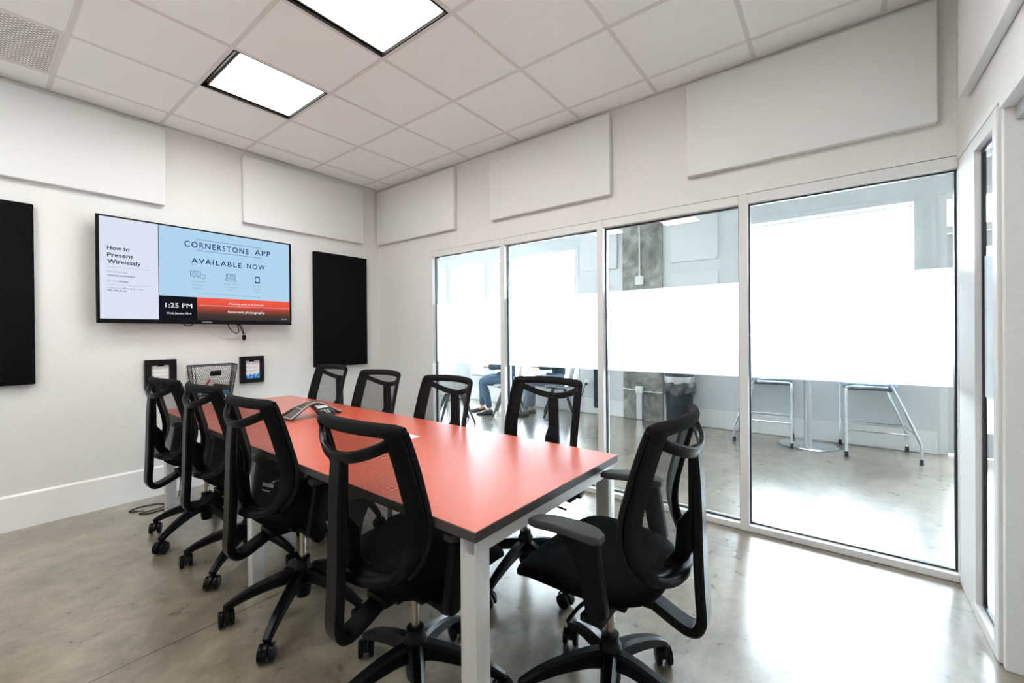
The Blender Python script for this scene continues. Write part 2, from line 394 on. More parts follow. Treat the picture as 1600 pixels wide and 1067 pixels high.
def ceiling_light(i, j, label):
    x, y = GX+(i+.5)*T, GY+(j+.5)*T
    t = thing('ceiling_light', label, 'light', (x, y, HC), 0, 'square ceiling lights')
    h = .2925; p = MB()
    p.box((-h, -h, .085), (h, h, .10))
    for a in ((-h, -h, -h+.008, h), (h-.008, -h, h, h), (-h, -h, h, -h+.008), (-h, h-.008, h, h)): p.box((a[0], a[1], -.0058), (a[2], a[3], .09))
    p.build('housing', M['black'], t, angle=0)
    L = .264; off = .017
    q = MB(); q.box((-L+off, -L, .012), (L+off, L, .020)); q.build('diffuser', LAMP, t, angle=0)
    r = MB()
    for a in ((-L, -L-.008, L, -L), (-L, L, L, L+.008), (-L-.008, -L-.008, -L, L+.008), (L, -L-.008, L+.008, L+.008)): r.box((a[0]+off, a[1], .008), (a[2]+off, a[3], .026))
    r.build('lens_frame', M['rim'], t, angle=0)
    return t
ceiling_light(4, 6, 'smaller looking square ceiling light nearer the television wall')
ceiling_light(4, 4, 'square ceiling light cut off by the top edge of the photo')
for c in ((4, 2), (1, 6), (1, 4)): ceiling_light(*c, 'square ceiling light outside the frame')  # lights out of view, included because the room needs their light
t = thing('ceiling_vent', 'perforated white return air vent in the ceiling at upper left', 'vent', (GX+2.5*T, GY+7.5*T, HC))
v = MB(); h = T/2-.0125; v.box((-h+.014, -h+.014, -.001), (h-.014, h-.014, .006)); v.build('perforated_plate', M['perf'], t, angle=0)
v = MB()
for a in ((-h, -h, h, -h+.014), (-h, h-.014, h, h), (-h, -h+.014, -h+.014, h-.014), (h-.014, -h+.014, h, h-.014)): v.box((a[0], a[1], -.004), (a[2], a[3], .01))
v.build('vent_frame', M['tee'], t, angle=0)

# glazed partition -----------------------------------------------------------
FX0, FX1 = E-.006, E+.10; GXP = E+.05
MULL = [3.431, 2.449, 1.464, .468, -.52]       # centre lines of the uprights
Ztop, Zbot = 2.092, .040
for k in range(4):
    ya, yb = MULL[k]-.025, MULL[k+1]+.025      # glass opening (ya > yb)
    if k == 3: yb = -.4935
    if k == 0: ya = 3.40
    wn = bpy.data.objects.new('window_%d' % (k+1), None); C.objects.link(wn); wn.location = (GXP, (ya+yb)/2, 0)
    struct(wn, ['narrow glass pane farthest along the partition by the corner', 'second glass pane of the partition, behind the far row of chairs', 'third glass pane of the partition, in front of the concrete column', 'nearest and widest looking glass pane of the partition'][k], 'window')
    cy = (ya+yb)/2; X = lambda x: x-GXP; Y = lambda y: y-cy
    f = MB()
    f.box((X(FX0), Y(yb), Ztop), (X(FX1), Y(ya), 2.15), .002, seg=1); f.box((X(FX0), Y(yb), 0.002), (X(FX1), Y(ya), Zbot), .002, seg=1)
    f.build('rail', M['alu'], wn, angle=0)
    f = MB(); ml = ya+.05 if k else 3.452
    f.box((X(FX0-.002), Y(ya), 0.002), (X(FX1), Y(ml), 2.152), .002, seg=1)
    if k == 3: f.box((X(FX0-.002), Y(NY-.05), 0.002), (X(FX1), Y(yb), 2.152), .002, seg=1)
    f.build('mullion', M['alu'], wn, angle=0)
    f = MB(); gw = .009
    for (y0, y1, z0, z1) in ((yb, ya, Ztop-gw, Ztop), (yb, ya, Zbot, Zbot+gw), (yb, yb+gw, Zbot+gw, Ztop-gw), (ya-gw, ya, Zbot+gw, Ztop-gw)):
        f.box((-.012, Y(y0), z0), (.012, Y(y1), z1))
    f.build('gasket', M['gasket'], wn, angle=0)
    MB().box((-.003, Y(yb)+gw, Zbot+gw), (.003, Y(ya)-gw, Ztop-gw)).build('glass', M['glass'], wn, angle=0)
    MB().box((-.0055, Y(yb)+gw+.004, .982), (-.0035, Y(ya)-gw-.004, 1.597)).build('frosted_band', M['frost'], wn, angle=0)
# sidelight in the near wall
wn = bpy.data.objects.new('window_5', None); C.objects.link(wn); wn.location = (2.6, NY-.055, 0)
struct(wn, 'narrow sidelight next to the door opening at the right edge', 'window')
X = lambda x: x-2.6
f = MB(); y0, y1 = .0165, .051
f.box((X(2.74), y0, .002), (X(E-.012), y1, 2.128)); f.box((X(2.395), y0-.097, .002), (X(2.45), y1+.004, 2.128), .003, seg=1); f.box((X(2.45), y0, 2.07), (X(2.74), y1, 2.128)); f.box((X(2.45), y0, .002), (X(2.74), y1+.004, .05))
f.build('frame', M['alu'], wn, angle=0)
f = MB()
for a in ((2.725, 2.74, .05, 2.07), (2.45, 2.465, .05, 2.07), (2.465, 2.725, 2.05, 2.07), (2.465, 2.725, .05, .065)): f.box((X(a[0]), 0.0168, a[2]), (X(a[1]), .030, a[3]))
f.build('gasket', M['gasket'], wn, angle=0)
MB().box((X(2.465), .018, .065), (X(2.725), .022, 2.05)).build('glass', M['glass'], wn, angle=0)
MB().box((X(2.467), .0225, .982), (X(2.722), .0240, 1.597)).build('frosted_band', M['frost'], wn, angle=0)
# door lining and closer
f = MB(); f.box((2.36, NY-WT-.03, .0), (2.392, NY-.012, 2.128), .002, seg=1); f.box((1.35, NY-WT, 2.10), (2.36, NY, 2.13))
struct(f.build('trim_2', M['wall'], angle=0), 'white lining of the door opening at the right edge', 'trim')
t = thing('door_closer', 'grey metal track housing under the door head at the right edge', 'door closer', (2.12, NY-.075, 2.04))
f = MB(); f.box((-.24, -.035, .004), (.235, .035, .058), .004); f.build('housing', M['steel'], t)
f = MB(); f.box((-.2, -.012, -.006), (.2, .012, .004)); f.build('slide_arm', M['gasket'], t)

# acoustic panels ------------------------------------------------------------
def wall_panel(lo, hi, m, label, group, name='acoustic_panel', bev=.008):
    o = MB().box(lo, hi, bev).build(name, m, recenter=True); return tag(o, label, 'acoustic panel', group)
PT, G1 = .05, 'white acoustic panels in the meeting room'
ps = (E-PT)/E
for ya, yb, lb in ((4.315, 3.0775*ps, 'small looking white acoustic panel in the corner above the first pane'), (2.6, 1.381*ps, 'white acoustic panel in the middle of the wall above the glass'), (.813*ps, -.4225*ps, 'large white acoustic panel nearest the right corner above the glass')):
    wall_panel((E-PT, yb, 2.327), (E-.001, ya if ya > 4 else ya*ps if ya > 2 else ya, 2.941), M['panel'], lb, G1)
pd = (D-PT)/D
wall_panel((-.18, D-PT, 2.329), (1.024*pd, D-.001, 2.941), M['panel'], 'white acoustic panel high on the wall at left of the television', G1)
wall_panel((1.592*pd, D-PT, 2.312), (2.836*pd, D-.001, 2.924), M['panel'], 'white acoustic panel high on the wall at right of the television', G1)
wall_panel((1.555, NY+.001, 2.33), (2.775, NY+.04, 2.94), M['panel'], 'white acoustic panel over the door opening at upper right', G1)
G2 = 'black acoustic panels beside the television'
wall_panel((-.31*pd, D-PT, .960), (.308*pd, D-.001, 2.172), M['panel_black'], 'tall black acoustic panel at the left edge', G2)
wall_panel((2.251*pd, D-PT, .938), (2.874*pd, D-.001, 2.148), M['panel_black'], 'tall black acoustic panel between the television and the corner', G2)

# ------------------------------------------------------------------ television
TY = 4.217; TX0, TX1, TZ0, TZ1 = .591, 1.957, 1.3755, 2.164
tv = thing('television', 'wall mounted flat television showing a blue welcome slide', 'television', ((TX0+TX1)/2, TY, TZ0))
ox, oz = (TX0+TX1)/2, TZ0
b = MB(); fw = .0185
SX0, SX1, SZ0, SZ1 = .611-ox, 1.940-ox, 1.4085-oz, 2.1525-oz
b.box((TX0-ox, 0, 0), (TX1-ox, .012, SZ0), .003, seg=1); b.box((TX0-ox, 0, SZ1), (TX1-ox, .012, TZ1-oz), .002, seg=1)
b.box((TX0-ox, 0, SZ0), (SX0, .012, SZ1)); b.box((SX1, 0, SZ0), (TX1-ox, .012, SZ1))
b.box((TX0-ox+.002, .012, .002), (TX1-ox-.002, .03, TZ1-oz-.002)); b.box((-.45, .03, .12), (.45, .062, .6), .01)
b.build('bezel', M['plastic'], tv)
b = MB(); b.box((-.3, .062, .22), (.3, .085, .25)); b.box((-.3, .062, .45), (.3, .085, .48)); b.box((-.25, .085, .18), (.25, .119, .52))
b.build('wall_bracket', M['plastic_matt'], tv)
SM = [emis('screen_white', srgb(222, 228, 245), .95), emis('screen_blue', srgb(178, 214, 240), .95), emis('screen_dark', srgb(20, 24, 30), 1),
      emis('screen_text_navy', srgb(20, 40, 120), .8), emis('screen_text_dark', srgb(40, 44, 62), .9), emis('screen_text_grey', srgb(140, 150, 172), .95), emis('screen_text_white', (1, 1, 1), 1), None]
rm = bpy.data.materials.new('screen_sunset'); rm.use_nodes = True; n = rm.node_tree.nodes; l = rm.node_tree.links; n.clear()  # red that turns darker towards the bottom of the screen
tc = n.new('ShaderNodeTexCoord'); sp = n.new('ShaderNodeSeparateXYZ'); l.new(tc.outputs['Object'], sp.inputs[0])
mr = n.new('ShaderNodeMapRange'); mr.inputs[1].default_value = SZ0; mr.inputs[2].default_value = SZ0+.26*(SZ1-SZ0); l.new(sp.outputs[2], mr.inputs[0])
cr = n.new('ShaderNodeValToRGB'); el = cr.color_ramp.elements; el[0].position = 0; el[0].color = (*srgb(52, 48, 46), 1); el[1].position = 1; el[1].color = (*srgb(240, 92, 72), 1)
for p_, c_ in ((.25, (70, 58, 52)), (.45, (140, 66, 55)), (.7, (226, 84, 66))): x = el.new(p_); x.color = (*srgb(*c_), 1)
l.new(mr.outputs[0], cr.inputs[0]); em = n.new('ShaderNodeEmission'); em.inputs[1].default_value = .39; l.new(cr.outputs[0], em.inputs[0]); oo = n.new('ShaderNodeOutputMaterial'); l.new(em.outputs[0], oo.inputs[0])
SM[7] = rm
sc = MB(); SW, SH = SX1-SX0, SZ1-SZ0; lay = [.004]
U = lambda u: SX0+u*SW
V = lambda v: SZ1-v*SH
def srect(u0, v0, u1, v1, m, d): sc.mat(m).quad((U(u0), d, V(v1)), (U(u1), d, V(v1)), (U(u1), d, V(v0)), (U(u0), d, V(v0)))
srect(0, 0, .252, 1, 0, .006); srect(.252, 0, 1, .745, 1, .006); srect(.252, .745, .439, 1, 2, .006); srect(.439, .745, 1, 1, 7, .006)
srect(.2505, 0, .2535, 1, 4, .0055)
def stxt(s, u, v, h, m, u1=None, align='LEFT', bold=0, spacing=1):
    """h = cap height as a share of the screen; squeezed or stretched to end at u1"""
    size = h*SH/.70
    tmp = MB(); text_into(tmp, s, size, (0, 0, 0), bold=bold*size, spacing=spacing)
    xs = [p.x for p in tmp.v]; w0, w1 = min(xs), max(xs); k = 1
    if u1 is not None: k = (u1-u)*SW/(w1-w0)
    x0 = U(u) if align == 'LEFT' else U(u)-(w1-w0)*k/2
    sc.mat(m).add([(x0+(p.x-w0)*k, .0045, V(v)+p.z) for p in tmp.v], tmp.f)
stxt('How to', .031, .321, .040, 4, .124, bold=.02); stxt('Present', .031, .390, .040, 4, .139, bold=.02); stxt('Wirelessly', .031, .455, .040, 4, .172, bold=.02)
stxt('Download app', .031, .543, .017, 5, .114); stxt('airtame.com/start', .031, .580, .017, 4, .145, bold=.015)
stxt('Or Use', .031, .637, .017, 5, .073); stxt('Airplay', .077, .637, .017, 4, .118, bold=.015)
stxt('Connect to', .031, .703, .015, 5, .095); stxt('Room 1', .099, .703, .016, 4, .142, bold=.015); stxt('or type', .146, .703, .015, 5, .182); stxt('192.168.70.101', .031, .729, .015, 4, .112, bold=.015)
for v_ in (.49, .663): srect(.031, v_, .214, v_+.0022, 5, .0045)
stxt('CORNERSTONE', .377, .193, .064, 3, .734, bold=.012, spacing=1.25); stxt('APP', .771, .188, .064, 3, .872, bold=.012, spacing=1.25)
srect(.437, .096, .815, .100, 3, .0045); srect(.437, .218, .815, .222, 3, .0045)
stxt('AVAILABLE', .412, .366, .056, 3, .690, bold=.012, spacing=1.25); stxt('NOW', .722, .362, .056, 3, .834, bold=.012, spacing=1.25)
def sline(pts, w=.0022, m=3, closed=False):
    P = [(U(a), V(b_)) for a, b_ in pts]
    if closed: P.append(P[0])
    for (a, b_), (c, d) in zip(P, P[1:]):
        dx, dz = c-a, d-b_; L = math.hypot(dx, dz) or 1; nx, nz = -dz/L*w/2*SW, dx/L*w/2*SW
        sc.mat(m).quad((a+nx, .0045, b_+nz), (c+nx, .0045, d+nz), (c-nx, .0045, d-nz), (a-nx, .0045, b_-nz))
sline([(.406, .455), (.458, .455), (.458, .51), (.430, .51), (.424, .528), (.418, .51), (.406, .51)], closed=True)
for a in (.47, .484, .497): sline([(.413, a), (.450, a)], .0016)
sline([(.462, .487), (.481, .487), (.481, .527), (.474, .527), (.470, .538), (.466, .527), (.445, .527), (.445, .515)])
sline([(.600, .452), (.650, .452), (.650, .515), (.600, .515)], closed=True); sline([(.606, .461), (.644, .461), (.644, .507), (.606, .507)], .0016, closed=True)
for a in (.472, .484, .496): sline([(.611, a), (.640, a-.006)], .0016)
sline([(.600, .515), (.594, .535), (.656, .535), (.650, .515)])
srect(.771, .453, .801, .537, 3, .0045); srect(.775, .467, .797, .52, 1, .004)
for cx, rows in ((.444, ('Communicate', 'with other', 'members')), (.624, ('Stay up to date', 'on Cornerstone', 'Events')), (.787, ('All straight', 'from your', 'phone'))):
    for k, s_ in enumerate(rows): stxt(s_, cx, .577+.037*k, .016, 5, align='C')
stxt('Stop by the front desk or email info to sign up on the app', .446, .707, .014, 5, .802)
stxt('1:25 PM', .282, .870, .050, 6, .413); stxt('Wed, January 23rd', .287, .941, .020, 6, .408, bold=.004)
srect(.447, .832, .996, .834, 6, .0045)
stxt('Meeting ends in 4 minutes', .614, .812, .020, 6, .824); stxt('Eastcreek photography', .608, .913, .029, 6, .831, bold=.004); stxt('Exit: FS', .944, .977, .012, 6, .979)
sc.build('screen', SM, tv, angle=0, normals=False)
b = MB(); text_into(b, 'SAMSUNG', .014, (-.012, -.0006, .011), align='CENTER', spacing=1.1); b.build('maker_logo', M['white'], tv, angle=0, normals=False)
# cables under the television
def cable(name, label, paths, m, r=.003, plug=None, cat='cable'):
    c = MB()
    for p in paths: c.tube(catmull(p, 8), r, 6)
    if plug: c.box((plug[0]-.014, plug[1]-.008, plug[2]-.02), (plug[0]+.014, plug[1]+.008, plug[2]+.02), .003); c.box((plug[0]-.008, plug[1]-.005, plug[2]-.03), (plug[0]+.008, plug[1]+.005, plug[2]-.02))
    return tag(c.build(name, m, recenter=True), label, cat)
cy_ = D-.07
cable('display_cable', 'black cable with a square plug hanging below the television', [[(1.43, cy_, 1.40), (1.44, cy_, 1.35), (1.485, cy_, 1.30), (1.515, cy_, 1.31), (1.51, cy_, 1.355), (1.50, cy_, 1.40)], [(1.505, cy_-.004, 1.40), (1.53, cy_, 1.345), (1.555, cy_, 1.285)], [(1.51, cy_+.01, 1.40), (1.542, cy_, 1.345), (1.56, cy_, 1.29)]], M['plastic_matt'], .0038, (1.558, cy_, 1.262))
cable('power_cable', 'short black cable loop under the left half of the television', [[(1.11, cy_, 1.40), (1.12, cy_, 1.365), (1.145, cy_, 1.357), (1.17, cy_, 1.365), (1.18, cy_, 1.40)]], M['plastic_matt'], .0036)
cable('white_cable', 'thin white cable drooping in a wide loop below the television', [[(1.26, D-.03, 1.40), (1.32, D-.02, 1.31), (1.42, D-.02, 1.257), (1.50, D-.02, 1.255), (1.60, D-.02, 1.30), (1.68, D-.03, 1.40)]], M['wall'], .0032)

# ------------------------------------------------------------------ wall frames and basket
def picture(x0, x1, z0, z1, label, px0, px1, pz0, pz1):
    cx = (x0+x1)/2
    t = thing('picture_frame', label, 'picture frame', (cx, D, z0), 0, 'black frames with instruction sheets')
    b = MB(); th = .035; H = z1-z0; W = (x1-x0)/2
    a0, a1, c0, c1 = px0-cx, px1-cx, pz0-z0, pz1-z0
    b.box((-W, -th, 0), (W, -.001, c0), .003, seg=1); b.box((-W, -th, c1), (W, -.001, H), .003, seg=1); b.box((-W, -th, c0), (a0, -.001, c1)); b.box((a1, -th, c0), (W, -.001, c1)); b.box((a0, -.012, c0), (a1, -.001, c1))
    b.build('frame', M['frame_black'], t, angle=0)
    s = MB(); w, h = a1-a0, c1-c0; y = -.0135
    s.mat(0).quad((a0+.002, y, c0+.002), (a1-.002, y, c0+.002), (a1-.002, y, c1-.002), (a0+.002, y, c1-.002))
    P = lambda u, v_: (a0+u*w, y-.0006, c1-v_*h)
    for k in range(3):
        vv = .17+k*.2
        s.mat(1).add([P(.10+.04*math.cos(q*PI/4), vv+.026*math.sin(q*PI/4)) for q in range(8)], [tuple(range(8))])
        for e in range(3): s.mat(2).quad(P(.2, vv-.03+e*.035), P(.88-.15*(e == 2), vv-.03+e*.035), P(.88-.15*(e == 2), vv-.018+e*.035), P(.2, vv-.018+e*.035))
    rnd = random.Random(3); us = [.02, .18, .34, .5, .66, .82, .98]; hs = [.73, .84, .74, .80, .72, .8, .70]
    for k in range(6):
        s.mat(3+k % 3).add([P(us[k], .985), P(us[k+1], .985), P(us[k+1], hs[k+1])], [(0, 1, 2)]); s.mat(3+(k+1) % 3).add([P(us[k], .985), P(us[k+1], hs[k+1]), P(us[k], hs[k])], [(0, 1, 2)])
    s.build('instruction_sheet', [M['paper'], M['ink'], M['inkpale'], M['blue1'], M['blue2'], M['blue3']], t, angle=0, normals=False)
    b = MB(); b.box((-.02, -.02, c1-.012), (.02, -.0145, c1+.002)); b.box((-.007, -.022, c1-.002), (.007, -.0145, c1+.012)); b.build('clip', M['plastic'], t)
k_ = .993
picture(.879*k_, 1.081*k_, .846, 1.0875, 'black frame with a printed sheet at left of the wire basket', .920*k_, 1.036*k_, .883, 1.045)
picture(1.550*k_, 1.751*k_, .838, 1.0845, 'black frame with a printed sheet at right of the wire basket', 1.5945*k_, 1.720*k_, .876, 1.045)
def basket():
    t = thing('wire_basket', 'black wire mesh basket hung on the wall between two frames', 'basket', (1.318, D, .765))
    top, bot, dt, db, H = .168, .137, .115, .085, .262
    Tp = [(-top, -.004, H), (top, -.004, H), (top, -dt, H-.006), (-top, -dt, H-.006)]; Bp = [(-bot, -.004, 0), (bot, -.004, 0), (bot, -db, 0), (-bot, -db, 0)]
    f = MB()
    for Q, r in ((Tp, .0042), (Bp, .0028)): 
        for a, b_ in zip(Q, Q[1:]+Q[:1]): f.tube([a, b_], r, 6)
    for a, b_ in zip(Tp, Bp): f.tube([a, b_], .0036, 6)
    for s_ in (-1, 1): f.tube([(s_*(top-.022), -dt, H-.006), (s_*(bot-.018), -db, 0)], .0028, 6)
    f.build('wire_frame', M['wire'], t)
    f = MB()
    def face(P, nu, nv, r=.0015):
        a, b_, c, d = [Vector(p) for p in P]
        pt = lambda u, v_: a.lerp(b_, u).lerp(d.lerp(c, u), v_)
        for i in range(nu):
            for j in range(nv):
                o = .5 if j % 2 else 0; x = (i+o)/nu
                if x+.5/nu > 1.0: continue
                y = j/nv; p = [pt(x, y), pt(x, y+.5/nv), pt(x+.5/nu, y+1/nv), pt(max(x-.5/nu, 0), y+1/nv)]
                f.tube([p[0], p[1]], r, 3, caps=False); f.tube([p[1], p[2]], r, 3, caps=False); f.tube([p[1], p[3]], r, 3, caps=False)
    face((Bp[3], Bp[2], Tp[2], Tp[3]), 20, 13); face((Bp[0], Bp[3], Tp[3], Tp[0]), 5, 13); face((Bp[2], Bp[1], Tp[1], Tp[2]), 5, 13); face((Bp[0], Bp[1], Bp[2], Bp[3]), 20, 4)
    f.build('wire_mesh', M['wire'], t, angle=0)
    p = MB(); p.box((-.035, -dt+.007, .168), (.045, -dt+.0085, .212), 0); p.build('label_plate', M['black'], t, angle=0)
    bx, bz = 1.318, .765
    for nm, lb, ct, A, B_, r, ms in (('marker', 'white marker pen with red cap leaning in the wire basket', 'marker', (-.095, -.06, .008), (-.02, -.05, .135), .0085, [M['white'], M['marker_red']]), ('marker', 'orange marker pen lying low in the wire basket', 'marker', (-.08, -.035, .012), (-.035, -.045, .06), .011, [M['orange'], M['orange']])):
        q = MB(); a, b_ = Vector(A)+Vector((bx, D, bz)), Vector(B_)+Vector((bx, D, bz)); q.tube([a, a.lerp(b_, .55)], r, 10); q.mat(1).tube([a.lerp(b_, .55), b_], [r*1.08, r], 10)
        tag(q.build(nm, ms, recenter=True), lb, ct, 'things kept in the wire basket')
    R = Matrix.Translation((bx+.066, D-.05, bz+.048)) @ Matrix.Rotation(.2, 4, 'Y')
    tag(MB().box((-.066, -.016, -.038), (.066, .016, .038), .006, R).build('board_eraser', M['brown'], recenter=True), 'dark brown felt eraser leaning in the wire basket', 'eraser', 'things kept in the wire basket')
    tag(MB().box((bx+.045, D-.079, bz+.004), (bx+.115, D-.071, bz+.034), .003).build('sticky_notes', M['cyan'], recenter=True), 'blue pad at the lower right of the wire basket', 'note pad', 'things kept in the wire basket')
basket()

# ------------------------------------------------------------------ conference table
TW, TL, TC, TR = .91, 3.13, (1.3115, 2.333), math.radians(-.75)
tb = thing('conference_table', 'long red topped conference table on square silver legs', 'table', (*TC, 0), TR)
t_ = MB(); hx, hy = TW/2, TL/2
t_.mat(0).box((-hx+.002, -hy+.002, .7385), (hx-.002, hy-.002, .74)); t_.build('laminate_top', M['red'], tb, angle=0)
t_ = MB(); t_.box((-hx, -hy, .709), (hx, hy, .7385), .0015, seg=1); t_.build('tabletop', M['edge'], tb, angle=0)
t_ = MB(); ax, ay = hx-.012, hy-.012
for a in ((-ax, -ay, ax, -ay+.05), (-ax, ay-.05, ax, ay), (-.22, -ay+.05, -.18, ay-.05), (.18, -ay+.05, .22, ay-.05), (-ax+.05, -.025, -.22, .025), (.22, -.025, ax-.05, .025)): t_.box((a[0], a[1], .664), (a[2], a[3], .7085), .003, seg=1)
t_.build('frame_rail', M['silver'], tb, angle=0)
for sx in (-1, 1):
    for yy in (-ay+.03, .0, ay-.03):
        x = sx*(ax-.03); q = MB(); q.box((x-.03, yy-.03, .006), (x+.03, yy+.03, .7085), .004)
        lg = q.build('leg', M['silver'], tb)
        MB().box((x-.026, yy-.026, 0), (x+.026, yy+.026, .0065)).build('foot_glide', M['rubber'], lg, angle=0)
# paper card
cd = MB(); x0, x1, y0, y1, z = 1.30, 1.452, 1.733, 1.85, .7405
cd.mat(0).box((x0, y0, z), (x1, y1, z+.0012))
for k in range(5): cd.mat(1).quad((x0+.02, y0+.018+k*.018, z+.0014), (x1-.03, y0+.018+k*.018, z+.0014), (x1-.03, y0+.022+k*.018, z+.0014), (x0+.02, y0+.022+k*.018, z+.0014))
tag(cd.build('instruction_card', [M['paper'], M['inkpale']], recenter=True, angle=0), 'white printed card lying flat on the middle of the red table', 'card')

# conference phone
def phone():
    t = thing('conference_phone', 'dark arched conference phone with silver edges on the red table', 'phone', (1.408, 2.745, .7405), math.radians(2))
    def leg(path, side, hw, name, label=None):
        pts = catmull(path, 6); m = len(pts); W = [hw[0]+(hw[1]-hw[0])*i/(m-1) for i in range(m)] if len(hw) == 2 else [hw[0]*(1-abs(2*i/(m-1)-1))+hw[1]*abs(2*i/(m-1)-1) for i in range(m)]
        b = MB(); b.sweep(pts, side, W, .0075, .3); g = b.build(name, M['phone_dark'], t, angle=50)
        sd = Vector(side).normalized(); e = MB()
        for s_ in (-1, 1): e.tube([p+sd*s_*w+Vector((0, 0, .005)) for p, w in zip(pts, W)], .0034, 6)
        for i in ((0, m//4, m-1-m//4, m-1) if len(hw) == 3 else (m//2, m-1)): e.tube([pts[i]-sd*W[i]+Vector((0, 0, .0075)), pts[i]+sd*W[i]+Vector((0, 0, .0075))], .0026, 6)
        e.build('silver_edge', M['phone_edge'], g)
    leg([(-.172, 0, .009), (-.125, 0, .035), (-.075, 0, .066), (-.025, 0, .086), (.02, 0, .088), (.065, 0, .070), (.12, 0, .038), (.172, 0, .009)], (.12, 1, 0), (.036, .056, 0), 'arch_shell')
    leg([(-.03, .03, .084), (-.07, .09, .055), (-.115, .155, .009)], (1, .55, 0), (.034, .046), 'rear_leg')
    k = MB(); R_ = []
    for (y, z, w) in ((.02, .078, .040), (-.03, .068, .046), (-.08, .046, .050), (-.125, .024, .046), (-.135, .012, .040)):
        R_.append([Vector((-w+.03, y, z)), Vector((w+.03, y, z)), Vector((w+.026, y+.004, max(z-.022, .0015))), Vector((-w+.034, y+.004, max(z-.022, .0015)))])
    k.rings(R_); k.build('console', M['phone_body'], t, angle=30)
    sl = Matrix.Translation((.03, -.042, .0635)) @ Matrix.Rotation(math.radians(20), 4, 'X')
    q = MB(); q.box((-.036, -.024, .0), (.036, .024, .004), .001, sl, seg=1); q.build('display', M['lcd'], t, angle=0)
    sl2 = Matrix.Translation((.03, -.096, .038)) @ Matrix.Rotation(math.radians(25), 4, 'X')
    q = MB()
    for i in range(3):
        for j in range(3): q.box((-.024+i*.020-.007, -.018+j*.014-.005, 0), (-.024+i*.020+.007, -.018+j*.014+.005, .005), .0015, sl2, seg=1)
    q.build('keypad', M['phone_edge'], t)
    q = MB(); q.sphere((.072, -.108, .034), (.016, .016, .012), 12, 8); q.build('dial_knob', M['phone_body'], t)
phone()
cable('loose_cords', 'thin dark cords lying loose on the floor by the far table leg', [[(.80, 4.02, .004), (.73, 4.08, .004), (.80, 4.13, .004), (.90, 4.10, .004), (.93, 4.02, .004), (.86, 3.98, .005), (.77, 3.98, .004), (.80, 3.93, .004), (.90, 3.93, .004)], [(1.0, 4.1, .004), (1.04, 4.16, .004), (1.06, 4.2, .06), (1.08, 4.24, .2), (1.09, 4.25, .3)]], M['plastic_matt'], .0035, cat='cord')

